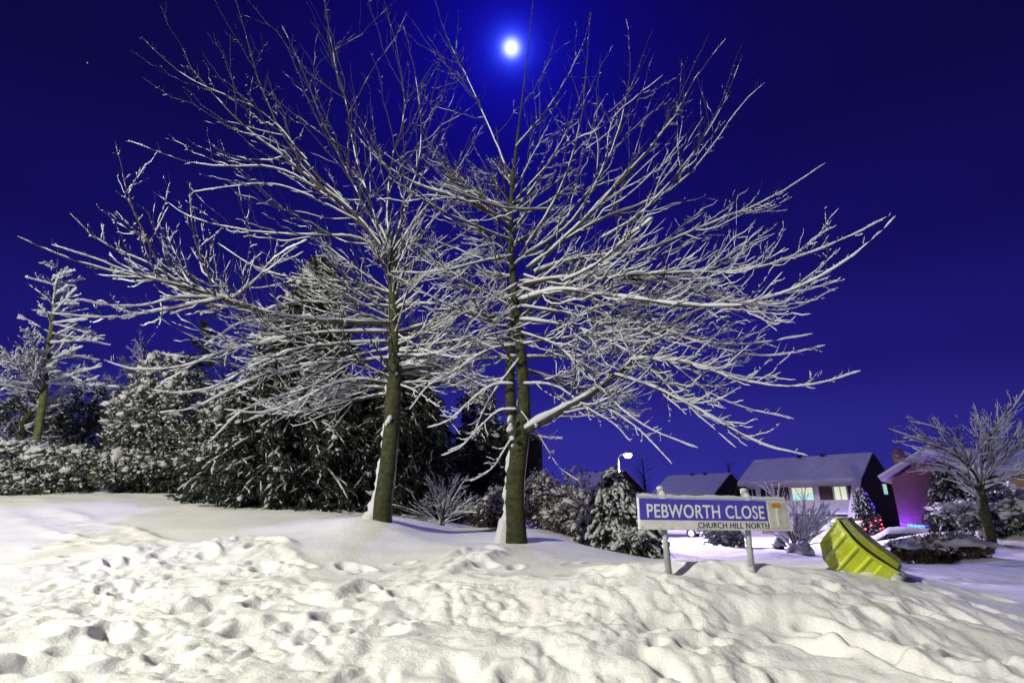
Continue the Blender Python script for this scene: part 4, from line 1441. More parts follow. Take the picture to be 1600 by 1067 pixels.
for pa_ in pa:
    pts = [S(pa_ + x_, 0.0 + .005, -0.028) for x_ in np.linspace(-.075, .085, 12)]
    rr_ = 0.062 * np.exp(-(np.linspace(-1, 1.1, 12) / .5) ** 2) + 0.006
    Va, Qa = tube_geo(np.array(pts)[None], rr_[None], 8, ref=su2[None, None], R2=np.minimum(rr_, .035)[None])
    V2.append(Va)
    Q2.append(Qa)
V, Q = merge(list(zip(V2, Q2)))
mesh_obj('snow', V, Q, M['twig_snow'], board)
for pa_, foot_px in ((pa[0], (1052, 902)), (pa[1], (1173, 906))):
    top = S(pa_, 0.085, -0.065)
    ft = S(pa_, -0.9, -0.065)
    ft = np.array([top[0] + (P(*foot_px, top[1])[0] - top[0]) * .5, top[1], surf(top[0], top[1]) - .25])
    p_ = MB()
    p_.tube([ft, top], .027, 18)
    po = p_.build('post', M['post'], sign_root, True, bevel=0)
    c_ = MB()
    c_.ball(top + np.array([0, 0, .003]), .034, 0, 14, 8, (1, 1, .62))
    c_.build('snow', M['twig_snow'], po, True)
    # snow banked against the post
    V, Q = blobs(rgs, np.array([[top[0] - .025, top[1] - .02, surf(top[0], top[1]) + .012]]), np.array([.03]), np.array([[1., .2, 0]]), .9)
    mesh_obj('snow', V, Q, M['twig_snow'], po)

# ------------------------------------------------------------------ yellow grit bin, tipped over
YB = 5.72


def B(px, py, dy=0.0):
    return P(px, py, YB) + np.array([0.74 * dy, dy, 0.0])


bin_root = thing('grit_bin', 'yellow green plastic grit bin tipped over in the snow by the road', 'grit bin', (B(1340, 895)[0], YB + .2, gz(B(1340, 895)[0], YB)))
rim = np.array([(1309, 809), (1318, 822), (1329, 836), (1341, 849), (1354, 860), (1368, 870), (1381, 878), (1394, 886), (1406, 893)], float)
foot = np.array([(1282, 851), (1284, 884), (1297, 888), (1310, 890), (1326, 896), (1340, 902), (1352, 907), (1364, 911), (1377, 911)], float)
foot = np.array([(1281, 848), (1286, 873), (1296, 886), (1310, 891), (1326, 898), (1342, 905), (1354, 910), (1366, 914), (1379, 911)], float)


def along(pl, t_):
    d = np.r_[0, np.cumsum(np.linalg.norm(np.diff(pl, axis=0), axis=1))]
    return np.array([np.interp(t_ * d[-1], d, pl[:, 0]), np.interp(t_ * d[-1], d, pl[:, 1])])


nt_, ns_ = 61, 9
edges = [0.0, 0.185, 0.235, 0.40, 0.45, 0.60, 0.65, 0.78, 0.825, 1.0]
def relief(t_, s_):
    """Ribs: raised between recessed panels; flat along rim and foot."""
    v = 1.0
    for a0, a1 in ((0.235, 0.40), (0.45, 0.60), (0.65, 0.78), (0.03, 0.185)):
        w_e = 0.016
        v = min(v, 1 - float(sstep(a0 - w_e, a0 + w_e, t_) * (1 - sstep(a1 - w_e, a1 + w_e, t_))))
    return v


ts = np.linspace(0, 1, nt_)
ss = np.linspace(0, 1, ns_)
Vb, Fb = [], []
DEP = 0.58
for i, t_ in enumerate(ts):
    a_, b_ = along(rim, t_), along(foot, t_)
    for s_ in ss:
        q = a_ * (1 - s_) + b_ * s_
        edge_ = float(sstep(0.06, 0.16, s_))
        out = 0.022 * (1 - (1 - relief(t_, s_)) * edge_) + 0.030 * (1 - s_) * 0.6
        Vb.append(B(q[0], q[1], -out))
    for s_ in ss[::-1]:                               # far side
        q = a_ * (1 - s_) + b_ * s_
        Vb.append(B(q[0], q[1], DEP))
nv = 2 * ns_
for i in range(nt_ - 1):
    for j in range(nv):
        if j == nv - 1:
            continue                                  # open mouth along the rim
        Fb.append((i * nv + j, (i + 1) * nv + j, (i + 1) * nv + (j + 1), i * nv + j + 1))
Fb.append(tuple(range(nv)))
Fb.append(tuple(reversed(range((nt_ - 1) * nv, nt_ * nv))))
body = mesh_obj('body', Vb, Fb, M['bin'], bin_root, False)
rm = MB()
for i in range(len(rim) - 1):
    p0, p1 = rim[i], rim[i + 1]
    dn = np.array([-(p1 - p0)[1], (p1 - p0)[0]])
    dn = dn / np.linalg.norm(dn)
    if dn[1] < 0:
        dn = -dn
    w0 = 3.4
    fr_ = [B(*p0, -.066), B(*p1, -.066), B(*(p1 + dn * w0), -.066), B(*(p0 + dn * w0), -.066)]
    bk = [B(*p0, DEP + .03), B(*p1, DEP + .03), B(*(p1 + dn * w0), DEP + .03), B(*(p0 + dn * w0), DEP + .03)]
    rm.add(fr_ + bk, [(0, 1, 2, 3), (7, 6, 5, 4), (0, 4, 5, 1), (2, 6, 7, 3)] + ([(0, 3, 7, 4)] if i == 0 else []) + ([(1, 5, 6, 2)] if i == len(rim) - 2 else []))
rm.build('rim', M['bin'], bin_root)
# hinged lid, a shallow dome standing a little proud of the rim
ld = MB()
NL = 12
prof = []
for k in range(NL + 1):
    t_ = k / NL
    q = along(rim, 0.05 + 0.90 * t_)
    i = min(int((0.05 + .90 * t_) * (len(rim) - 1)), len(rim) - 2)
    tg = rim[i + 1] - rim[i]
    nn = np.array([tg[1], -tg[0]]) / np.linalg.norm(tg)
    prof.append((q, nn, 2.6 + 1.5 * math.sin(math.pi * t_), 9.5 + 3.5 * math.sin(math.pi * t_)))
for k in range(NL):
    (q0, n0, a0, b0), (q1, n1, a1, b1) = prof[k], prof[k + 1]
    ld.hexa([B(*(q0 + n0 * a0), -.03), B(*(q1 + n1 * a1), -.03), B(*(q1 + n1 * a1), DEP), B(*(q0 + n0 * a0), DEP),
             B(*(q0 + n0 * b0), .04), B(*(q1 + n1 * b1), .04), B(*(q1 + n1 * b1), DEP - .05), B(*(q0 + n0 * b0), DEP - .05)])
ld.build('lid', M['bin'], bin_root)
gp = MB()  # dark filler standing in for the shaded gap between rim and lid
for k in range(NL):
    (q0, n0, a0, b0), (q1, n1, a1, b1) = prof[k], prof[k + 1]
    gp.hexa([B(*(q0 + n0 * .2), -.01), B(*(q1 + n1 * .2), -.01), B(*(q1 + n1 * .2), DEP - .02), B(*(q0 + n0 * .2), DEP - .02),
             B(*(q0 + n0 * (a0 + .1)), -.01), B(*(q1 + n1 * (a1 + .1)), -.01), B(*(q1 + n1 * (a1 + .1)), DEP - .02), B(*(q0 + n0 * (a0 + .1)), DEP - .02)])
gp.build('lid_gap_shade', M['bin_dark'], bin_root)
rgb = np.random.default_rng(21)
cc_ = np.array([B(1396, 905, .02), B(1402, 900, .1), B(1386, 912, .0), B(1340, 908, .05), B(1318, 899, .02), B(1300, 895, .05), B(1362, 915, .0), B(1325, 905, -.06), B(1350, 912, -.05)])
V, Q = blobs(rgb, cc_, np.array([.085, .075, .06, .09, .08, .07, .07, .08, .08]), None, .7)
mesh_obj('snow', V, Q, M['twig_snow'], bin_root)

# ------------------------------------------------------------------ cars
def car(label, c, heading, paint, scale=1.0, snow_all=True, group='snow covered cars parked in the close', L=4.2, H=1.46):
    c = np.array(c, float)
    a = math.radians(heading)
    fx = np.array([math.cos(a), math.sin(a), 0])
    fy = np.array([-math.sin(a), math.cos(a), 0])
    up = np.array([0, 0, 1.0])

    def W(x, y, z):
        return c + (fx * x + fy * y + up * z) * scale
    root = thing('parked_car', label, 'car', c, group)
    st = [(-2.1, .38, .62, .62, .70, .66), (-2.04, .24, .84, .88, .84, .74), (-1.78, .20, .92, 1.10, .87, .72), (-1.35, .20, .94, 1.40, .88, .62), (-.5, .20, .93, 1.46, .88, .60),
          (.25, .20, .92, 1.42, .88, .61), (.98, .20, .92, .96, .88, .74), (1.55, .22, .84, .87, .86, .76), (1.95, .26, .72, .74, .80, .72), (2.1, .36, .55, .57, .68, .62)]
    k = 16
    V = []
    for x, zb, zl, zt, wb, wt in st:
        h = [(-wb * .9, zb), (-wb, zb + .12), (-wb, zl - .1), (-wb * .985, zl), (-wt - .02, zt - .06), (-wt * .9, zt - .01), (-wt * .4, zt + .015), (-.02, zt + .02)]
        ring = h + [(-y, z) for y, z in reversed(h)]
        V += [W(x * L / 4.2, y, z * H / 1.46) for y, z in ring]
    Fc = []
    for i in range(len(st) - 1):
        for j in range(k):
            Fc.append((i * k + j, i * k + (j + 1) % k, (i + 1) * k + (j + 1) % k, (i + 1) * k + j))
    Fc += [tuple(reversed(range(k))), tuple(range((len(st) - 1) * k, len(st) * k))]
    mesh_obj('body', V, Fc, M[paint], root, True)
    V = np.array(V).reshape(len(st), k, 3)
    for j0, j1, sg in ((3, 4, -1), (12, 11, 1)):
        for i0, i1 in ((3, 4), (4, 5), (5, 6)):
            A0, A1, C0, C1 = V[i0, j0], V[i1, j0], V[i0, j1], V[i1, j1]
            q = [A0 * .92 + C0 * .08, A1 * .92 + C1 * .08, A1 * .12 + C1 * .88, A0 * .12 + C0 * .88]
            cen = sum(q) / 4
            q = [cen + (p - cen) * np.array([.93, .93, .95]) for p in q]
            off = fy * sg * .012 * scale
            w_ = MB()
            w_.hexa([p + off for p in q] + [p + off * 2 for p in q])
            w_.build('window', M['dark_glass'], root)
    for i0, i1, nm in ((5, 6, 'windscreen'), (2, 3, 'rear_window')):
        q = [V[i0, 5], V[i0, 10], V[i1, 11] * .9 + V[i1, 4] * .1, V[i1, 4] * .9 + V[i1, 11] * .1]
        cen = sum(q) / 4
        q = [cen + (p - cen) * .9 for p in q]
        off = (up * .02 + fx * (.012 if nm == 'windscreen' else -.015)) * scale
        w_ = MB()
        w_.hexa([p + off for p in q] + [p + off * 1.6 for p in q])
        w_.build(nm, M['dark_glass'], root)
    for x in (-1.32, 1.32):
        for y in (-.80, .80):
            cw = W(x * L / 4.2, y, .30)
            w_ = MB()
            d = fy * .1 * scale
            w_.tube([cw - d, cw - d * .8, cw + d * .8, cw + d], np.array([.26, .31, .31, .26]) * scale, 18)
            wo_ = w_.build('wheel', M['rubber'], root)
            w_ = MB()
            d2 = fy * (.105 if y > 0 else -.105) * scale
            w_.tube([cw + d2 * .5, cw + d2 * 1.02], .19 * scale, 14)
            w_.build('rim', M['rim'], wo_)
    for y in (-.66, .66):
        w_ = MB()
        w_.box(W(-2.07 * L / 4.2, y, .78), fx, fy, up, .08, .24, .20)
        w_.build('tail_light', M['car_red_light'], root)
        w_ = MB()
        w_.box(W(2.03 * L / 4.2, y * .95, .64), fx, fy, up, .12, .30, .14)
        w_.build('headlight', M['dark_glass'], root)
    # lying snow
    rg = np.random.default_rng(int(abs(c[0]) * 100))
    nx_, ny_ = 56, 22
    xs = np.linspace(-2.0, 2.0, nx_)
    ztop = np.interp(xs, [s_[0] for s_ in st], [s_[3] for s_ in st])
    wtop = np.interp(xs, [s_[0] for s_ in st], [s_[5] for s_ in st]) + .03
    Vs = []
    for i, x in enumerate(xs):
        for j in range(ny_):
            v = -1 + 2 * j / (ny_ - 1)
            e = (1 - abs(v) ** 6) * float(sstep(0, .1, (2.0 - abs(x)) / 2.0 + .03))
            th = .12 * e * (1 + .35 * float(perlin(np.array([x * 2.2 + c[0]]), np.array([v * 1.7]), 4)[0])) - .02
            Vs.append(W(x * L / 4.2, v * wtop[i], (ztop[i] + .03 - .05 * abs(v) ** 4) * H / 1.46 + th))
    idx_ = np.arange(nx_ * ny_).reshape(nx_, ny_)
    Q = np.stack([idx_[:-1, :-1], idx_[1:, :-1], idx_[1:, 1:], idx_[:-1, 1:]], -1).reshape(-1, 4)
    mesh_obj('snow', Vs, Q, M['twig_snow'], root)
    return root


q = P(1402, 823, 18.5)
car('dark car under thick snow, its side window bare, behind the low hedge', (q[0], 18.5, q[2] - 1.58), 140, 'car_grey')
q = P(1277, 818, 26)
car('snow covered car nose on beside the lit ground floor window', (q[0], 26, q[2] - 1.56), 245, 'car_grey')
q = P(1058, 845, 38)
car('silver car parked under the road sign plate, near the brown door', (q[0] - .2, 38, gz(q[0], 38)), -28, 'car_silver', 1.0, H=1.7)

# ------------------------------------------------------------------ festive lights
rgl = np.random.default_rng(31)
YX = 25.0
xb = np.array([P(1356, 832, YX)[0], YX, gz(P(1356, 832, YX)[0], YX)])
xh = P(1357, 762, YX)[2] - xb[2]
conifer('small_conifer', 'slim snowy garden conifer wound with red lights, before the dark gable', xb, xh, .62, 41, levels=30, per=9, droop=0.1, snowb=.03, shape=.55, nl=.06, cover=.75, bottom=.06, cat='conifer')
tr_ = thing('string_lights', 'string of glowing red and blue bulbs wound round the slim garden conifer', 'string lights', xb)
tt = np.linspace(0, 1, 120)
hz = 0.10 + 0.30 * tt
hz = np.r_[0.12 + 0.24 * np.linspace(0, 1, 80)]
ang = np.linspace(0, 2 * math.pi * 3.0, 80)
rad_ = .66 * (1 - hz) ** .55 + .05
ln_ = np.stack([xb[0] + rad_ * np.cos(ang), xb[1] + rad_ * np.sin(ang), xb[2] + hz * xh], -1)
cb = MB()
cb.tube(ln_, .009, 5)
cb.build('cable', M['cable'], tr_)
for k in range(1, 80, 4):
    s_ = MB()
    s_.ball(ln_[k] + np.array([0, 0, -.02]), .034, 0, 8, 5)
    s_.build('bulb', M['bulb_red'], tr_)
for k in range(14):
    hq = .42 + .5 * k / 14
    rq = .62 * (1 - hq) ** .55 + .05
    aq = -0.5 + .8 * rgl.random()
    s_ = MB()
    s_.ball(xb + np.array([rq * math.cos(aq), rq * math.sin(aq), hq * xh]), .03, 0, 8, 5)
    s_.build('bulb', M['bulb_blue'], tr_)
ic0, ic1 = P(1407, 815, 25.2), P(1459, 819.5, 25.2)
it = thing('icicle_lights', 'row of blue and cyan icicle lights on the brick wall, right of the snowy car', 'string lights', ic0)
cb = MB()
cb.tube([ic0, (ic0 + ic1) / 2 - np.array([0, 0, .06]), ic1], .012, 5)
cb.build('cable', M['cable'], it)
for k in range(34):
    t_ = k / 33
    p_ = ic0 * (1 - t_) + ic1 * t_ - np.array([0, 0, .06 * math.sin(math.pi * t_)])
    ln = rgl.uniform(.10, .2) + .30 * math.exp(-((t_ - .55) / .25) ** 2) * (0.6 + .4 * rgl.random())
    s_ = MB()
    s_.tube([p_ - np.array([0, 0, .01]), p_ - np.array([0, 0, ln])], .026, 6)
    s_.build('bulb', M['bulb_cyan' if .2 < t_ < .78 and k % 4 else 'bulb_blue'], it)
gd_ = bpy.data.lights.new('string_glow', 'POINT')
gd_.energy = 190
gd_.color = (0.22, 0.05, 1.0)
gd_.shadow_soft_size = .4
go_ = bpy.data.objects.new('string_glow', gd_)
COL.objects.link(go_)
go_.parent = it
go_.location = tuple((ic1 - ic0) / 2 + np.array([0, .15, -.25]))
fl = thing('flood_light', 'small white flood light glowing low beside the snowy conifer', 'light', P(1340, 817, 25))
s_ = MB()
s_.box(P(1340, 817, 25) + np.array([0, .1, 0]), (1, 0, 0), (0, 1, 0), (0, 0, 1), .34, .14, .24)
s_.tube([P(1340, 817, 25) + np.array([0, .12, -.1]), np.array([P(1340, 817, 25)[0], 25.12, gz(P(1340, 817, 25)[0], 25) - .05])], .03, 6)
s_.build('housing', M['lamp_grey'], fl)
s_ = MB()
s_.box(P(1340, 817, 25) + np.array([0, .02, 0]), (1, 0, 0), (0, 1, 0), (0, 0, 1), .28, .02, .18)
s_.build('lens', mat('flood_glow', (1, 1, 1), .5, emit=(.8, .9, 1), estr=6), fl)
# ------------------------------------------------------------------ the two big cherry trees
GRP = 'big bare cherry trees on the snow bank'
RB = P(805, 845, 8.0)
LB = P(596, 812, 8.3)


def line_px(pts, Y, dY=0.0):
    n = len(pts)
    return [P(px, py, Y + dY * i / (n - 1)) for i, (px, py) in enumerate(pts)]


TR = [
    ([(822, 672), (850, 655), (900, 627), (950, 592), (985, 563), (1022, 525), (1080, 488), (1150, 462)], 8.0, 7.2, .078, .012),
    ([(960, 585), (1010, 598), (1060, 622), (1130, 662), (1190, 696), (1262, 712)], 7.6, 6.6, .028, .005),
    ([(985, 563), (1050, 560), (1110, 580), (1180, 602), (1262, 607), (1345, 580)], 7.5, 6.4, .028, .005),
    ([(812, 470), (870, 452), (930, 462), (990, 470), (1050, 477), (1160, 478)], 8.0, 5.9, .045, .016),
    ([(1050, 477), (1120, 482), (1210, 467), (1290, 432), (1350, 392), (1400, 338)], 6.9, 5.2, .020, .005),
    ([(818, 445), (900, 433), (1000, 432), (1120, 428), (1200, 418), (1280, 392), (1385, 340)], 8.0, 6.4, .04, .005),
    ([(835, 425), (900, 402), (1000, 396), (1080, 360), (1150, 332), (1200, 312), (1290, 255)], 8.0, 7.2, .04, .005),
    ([(825, 420), (870, 385), (930, 330), (1000, 250), (1050, 190), (1095, 110), (1135, 60)], 8.0, 6.6, .045, .007),
    ([(860, 390), (920, 350), (1000, 318), (1060, 290), (1110, 235), (1160, 160), (1195, 130)], 8.0, 7.0, .032, .005),
    ([(940, 372), (1010, 330), (1085, 240), (1130, 170), (1160, 85)], 7.4, 6.6, .022, .005),
    ([(820, 400), (880, 360), (920, 300), (960, 230), (985, 100), (978, 30)], 8.0, 7.2, .032, .005),
    ([(812, 400), (860, 330), (890, 260), (915, 150), (922, 20)], 7.9, 5.8, .03, .006),
    ([(880, 440), (935, 412), (975, 375), (1020, 342)], 7.2, 5.2, .022, .016),
    ([(800, 290), (770, 210), (735, 130), (700, 60), (672, -20)], 8.0, 8.5, .03, .005),
    ([(806, 230), (860, 170), (905, 90), (925, 20)], 8.0, 8.2, .024, .005),
    ([(803, 330), (850, 270), (890, 200), (915, 130)], 8.0, 8.4, .026, .005),
    ([(797, 345), (720, 310), (640, 285), (590, 252), (540, 190)], 8.0, 7.0, .036, .006),
    ([(860, 327), (790, 327), (720, 300), (650, 275), (600, 240)], 7.6, 5.8, .022, .006),
    ([(795, 375), (730, 350), (670, 320), (610, 275), (575, 225)], 8.0, 6.2, .03, .006),
    ([(800, 400), (740, 412), (680, 428), (610, 425)], 8.0, 7.4, .028, .005),
    ([(808, 480), (760, 510), (720, 560), (700, 600)], 8.0, 8.2, .024, .005),
    ([(812, 560), (780, 600), (755, 640), (735, 690), (700, 705)], 8.0, 8.4, .022, .005),
    ([(818, 600), (870, 600), (920, 640), (960, 660), (985, 690)], 8.0, 7.6, .024, .005),
    ([(815, 520), (880, 540), (950, 620), (1010, 670), (1090, 700)], 8.0, 7.2, .026, .005),
    ([(812, 500), (900, 510), (1000, 560), (1080, 640), (1150, 700)], 8.0, 7.0, .028, .005),
    ([(815, 480), (900, 490), (1020, 540), (1120, 630), (1240, 655)], 8.0, 7.4, .028, .005),
    ([(812, 450), (920, 480), (1050, 522), (1150, 540), (1270, 522)], 8.0, 7.4, .03, .005),
    ([(812, 440), (930, 430), (1060, 442), (1150, 472), (1230, 490), (1310, 450)], 8.0, 8.2, .03, .005),
    ([(818, 430), (900, 455), (1020, 505), (1120, 545), (1200, 560), (1290, 540)], 8.0, 6.9, .028, .005),
    ([(806, 640), (780, 640), (750, 665), (722, 700), (690, 712)], 8.0, 8.3, .018, .004),
    ([(802, 600), (770, 600), (730, 630), (700, 660), (668, 668)], 8.0, 8.0, .018, .004),
    ([(804, 680), (790, 700), (770, 735), (735, 752)], 8.0, 8.1, .012, .004),
    ([(800, 540), (760, 545), (710, 580), (670, 600), (640, 640)], 8.0, 7.7, .020, .004),
    ([(812, 640), (850, 690), (870, 730), (905, 752)], 8.0, 8.2, .014, .004),
    ([(900, 627), (960, 640), (1020, 690), (1050, 725)], 7.9, 7.4, .018, .004),
    ([(840, 410), (890, 330), (940, 280), (955, 180), (1000, 120)], 8.0, 7.8, .024, .005),
]
TL = [
    ([(614, 507), (560, 504), (472, 500), (405, 487), (337, 464), (270, 444), (202, 434), (135, 416), (67, 389), (27, 370)], 8.3, 5.7, .062, .006),
    ([(430, 492), (337, 460), (260, 440), (200, 426), (142, 402), (80, 383)], 7.4, 5.8, .030, .005),
    ([(300, 452), (256, 430), (236, 387), (209, 327), (180, 220)], 6.8, 5.8, .022, .005),
    ([(337, 463), (322, 420), (306, 380), (299, 340), (297, 285)], 6.9, 6.1, .022, .005),
    ([(290, 448), (236, 414), (189, 394), (142, 367), (108, 333)], 6.8, 5.9, .020, .005),
    ([(345, 466), (280, 464), (236, 477), (186, 482), (121, 468)], 7.0, 5.8, .022, .005),
    ([(350, 467), (287, 479), (219, 494), (152, 500), (71, 489)], 7.0, 5.8, .024, .005),
    ([(360, 470), (400, 440), (430, 400), (480, 375)], 7.1, 6.6, .020, .005),
    ([(612, 520), (472, 519), (388, 543), (337, 553), (304, 570), (253, 580), (202, 580), (162, 563)], 8.3, 6.4, .036, .005),
    ([(612, 535), (472, 540), (405, 570), (337, 607), (287, 617), (236, 610)], 8.3, 6.6, .034, .005),
    ([(612, 560), (470, 570), (400, 590), (337, 624), (297, 644), (250, 644)], 8.3, 6.8, .032, .005),
    ([(612, 600), (540, 590), (480, 620), (420, 650), (350, 640)], 8.3, 7.0, .028, .005),
    ([(618, 590), (600, 565), (580, 530), (562, 505)], 8.2, 7.5, .022, .015),
    ([(608, 400), (580, 360), (540, 320), (491, 287), (430, 235), (377, 200), (298, 106), (285, 75)], 8.3, 7.2, .05, .005),
    ([(600, 385), (540, 330), (468, 275), (416, 258), (357, 262), (290, 255), (200, 220)], 8.3, 7.0, .036, .005),
    ([(605, 410), (570, 372), (500, 370), (424, 370), (298, 346), (239, 299)], 8.3, 7.0, .030, .005),
    ([(560, 345), (480, 302), (420, 282), (350, 292), (300, 300)], 8.1, 7.5, .022, .005),
    ([(545, 320), (456, 232), (420, 169), (389, 78), (369, 0)], 8.1, 7.4, .030, .005),
    ([(480, 250), (420, 173), (330, 141), (275, 112), (222, 58)], 7.8, 7.2, .022, .005),
    ([(610, 390), (585, 330), (578, 291), (558, 244), (546, 157), (527, 114), (505, -20)], 8.3, 8.2, .034, .005),
    ([(612, 395), (600, 330), (609, 236), (633, 177), (620, 79), (600, 0)], 8.3, 8.5, .032, .005),
    ([(614, 390), (640, 310), (660, 220), (650, 120), (630, 40)], 8.3, 8.8, .030, .005),
    ([(614, 395), (660, 330), (720, 260), (760, 190)], 8.3, 9.0, .026, .005),
    ([(617, 430), (660, 400), (720, 370), (770, 330)], 8.3, 9.0, .026, .005),
    ([(610, 400), (560, 300), (510, 200), (470, 100), (440, 40)], 8.3, 8.0, .030, .005),
    ([(617, 480), (680, 470), (740, 500), (790, 510)], 8.3, 8.0, .024, .005),
    ([(618, 520), (660, 550), (720, 560)], 8.3, 7.8, .020, .005),
    ([(618, 575), (650, 560), (700, 520)], 8.3, 8.0, .022, .006),
    ([(612, 480), (540, 475), (460, 470), (380, 500), (320, 540)], 8.3, 7.4, .028, .005),
    ([(612, 460), (550, 440), (480, 440), (400, 425), (340, 380)], 8.3, 7.6, .028, .005),
    ([(618, 600), (650, 610), (690, 640), (720, 680)], 8.3, 8.3, .018, .004),
    ([(614, 560), (560, 560), (500, 600), (440, 620), (380, 640), (330, 690)], 8.3, 7.2, .024, .004),
    ([(612, 545), (540, 560), (470, 600), (430, 640), (380, 660)], 8.3, 7.6, .026, .005),
]
hero_tree('cherry_tree', 'big bare cherry tree with forked trunk and snowy branches, left of the road sign', RB,
          line_px([(805, 858), (805, 820), (803, 760), (812, 695), (820, 640), (815, 560), (808, 490), (800, 420), (797, 360), (800, 290), (806, 235), (815, 165), (827, 60), (840, -70)], 8.0, 0.5),
          [.185, .150, .142, .140, .105, .085, .070, .055, .046, .036, .026, .017, .010, .004], TR, 46, 11, GRP,
          [(line_px([(806, 712), (799, 660), (796, 600), (798, 540), (800, 480), (802, 400), (790, 300), (775, 200)], 8.08, 0.6), [.10, .085, .078, .07, .055, .035, .02, .008])], s_lo=.22, s_hi=.52)
hero_tree('cherry_tree', 'big bare cherry tree with straight trunk and one very long low branch', LB,
          line_px([(594, 826), (598, 790), (605, 740), (611, 680), (615, 620), (617, 560), (615, 480), (612, 420), (612, 390)], 8.3, 0.0),
          [.17, .138, .130, .125, .118, .105, .085, .06, .045], TL, 52, 12, GRP, s_lo=.45, s_hi=.97)
# snow caught in the fork of the right tree and where limbs leave the trunks
rgf = np.random.default_rng(77)
for tree_, spots in (('cherry_tree', ((797, 668, 7.88, .055), (796, 655, 7.9, .045), (800, 684, 7.86, .045), (801, 696, 7.85, .03), (838, 662, 7.93, .05))),
                     ('cherry_tree.001', ((608, 655, 8.15, .05), (604, 660, 8.17, .035), (618, 585, 8.2, .035)))):
    c_ = np.array([P(a_, b_, y_) for a_, b_, y_, s_ in spots])
    V, Q = blobs(rgf, c_, np.array([s_[3] for s_ in spots]), np.array([[.25, -.2, 1.0]] * len(spots)), .8)
    mesh_obj('snow', V, Q, M['twig_snow'], bpy.data.objects[tree_])

# ------------------------------------------------------------------ planting behind the bank
def at(px, py, Y):
    q = P(px, py, Y)
    return np.array([q[0], Y, gz(q[0], Y)])


def hgt(px, py, Y, loc):
    return P(px, py, Y)[2] - loc[2]


l_ = at(75, 772, 12.6)
shrub('evergreen_shrub', 'rounded evergreen shrub heaped with snow at the left edge, below the slender tree', 'shrub', l_ + [-.1, 0, 0], (1.45, .9, .58), 101, 1500, .10, .024, .085, .62, 16, group='evergreen shrubs edging the bank')
l_ = at(205, 770, 12.8)
shrub('evergreen_shrub', 'low evergreen shrub with drooping snow clumps, right of the rounded one', 'shrub', l_, (.85, .8, .52), 102, 900, .10, .024, .08, .55, 12, group='evergreen shrubs edging the bank')
l_ = at(245, 770, 13.9)
shrub('evergreen_shrub', 'tall loose evergreen shrub dusted with snow, left of the dark conifer', 'shrub', l_, (1.95, 1.2, 1.75), 103, 4200, .11, .022, .078, .60, 26, group='evergreen shrubs edging the bank')
l_ = at(335, 784, 12.0)
shrub('evergreen_shrub', 'dark low evergreen shrub at the foot of the dark conifer', 'shrub', l_, (.85, .7, .55), 104, 900, .09, .020, .05, .30, 12, group='evergreen shrubs edging the bank')
l_ = at(455, 796, 12.4)
conifer('dark_conifer', 'big dark conifer with hanging snowy fronds behind the left cherry tree', l_, hgt(462, 398, 12.4, l_), 2.15, 111, levels=46, per=12, droop=.42, snowb=.030, shape=.72, nl=.10, cover=.80, bottom=.03, jag=.35, dens=1.1, pads=.35)
l_ = at(622, 806, 12.9)
conifer('dark_conifer', 'shorter dark conifer with snow tipped fronds, right behind the left cherry trunk', l_, hgt(626, 535, 12.9, l_), 1.75, 112, levels=38, per=11, droop=.5, snowb=.030, shape=.6, nl=.10, cover=.55, bottom=.06, jag=.4, pads=.3)
l_ = at(275, 772, 19)
conifer('thin_conifer', 'thin sparse conifer spire seen against the sky below the long branch', l_, hgt(278, 470, 19, l_), .95, 113, levels=26, per=4, droop=.05, snowb=.012, shape=.5, nl=.10, cover=.4, bottom=.1, jag=.5, dens=.5, pads=.1)
# slender tree far left and its stub neighbour
l_ = at(57, 715, 14.5)
tp_ = [l_ - [0, 0, .2]] + [P(px, py, 14.5) for px, py in ((62, 660), (70, 600), (76, 540), (83, 490), (88, 445), (90, 405))]
bare_tree('slender_tree', 'slender green stemmed tree with flat snowy tiers of twigs, at the left edge', 'tree', l_, tp_, [.10, .09, .08, .065, .05, .03, .012], 50, 121, 2.15, (-8, 44), (7, 8, 3), sbase=.030, amount=1.3, start=.36, curl=.15, droop=.08, lf=(.25, .6), taper=.78)
l_ = at(33, 715, 15.2)
tp_ = [l_ - [0, 0, .2], P(33, 690, 15.2), P(32, 662, 15.2), P(48, 645, 15.2), P(66, 622, 15.3)]
bare_tree('forked_tree', 'short dark forked stem with snow in its crook, beside the slender tree', 'tree', l_, tp_, [.11, .11, .10, .07, .04], 9, 122, 1.3, (0, 50), (5, 5, 1), tbark='bark', sbase=.016, start=.5)
# dim bare trees farther back on the left
for px, py, Y, h_, sd, lb, sp in ((175, 768, 20, 540, 131, 'dim bare tree behind the tall loose shrub', 2.6), (15, 760, 22, 560, 132, 'dim bare tree behind the slender tree at the left edge', 3.2),
                                  (330, 785, 21, 545, 133, 'dim bare tree just left of the dark conifer, far back', 2.6), (110, 765, 18, 600, 134, 'low dim bare tree right of the slender tree', 2.2),
                                  (250, 770, 19, 575, 135, 'low dim bare tree above the tall loose shrub', 2.2)):
    l_ = at(px, py, Y)
    hh_ = hgt(px, h_, Y, l_)
    bare_tree('bare_tree', lb, 'tree', l_, [l_ - [0, 0, .3], l_ + [.1, 0, hh_ * .4], l_ + [0, .1, hh_ * .75], l_ + [.1, 0, hh_]], [.13, .10, .06, .012], 34, sd, sp, (0, 60), (8, 9, 0), 'branch_dark', 'branch_dark', .020, 1.0, 'dim bare trees behind the shrubs', .06)
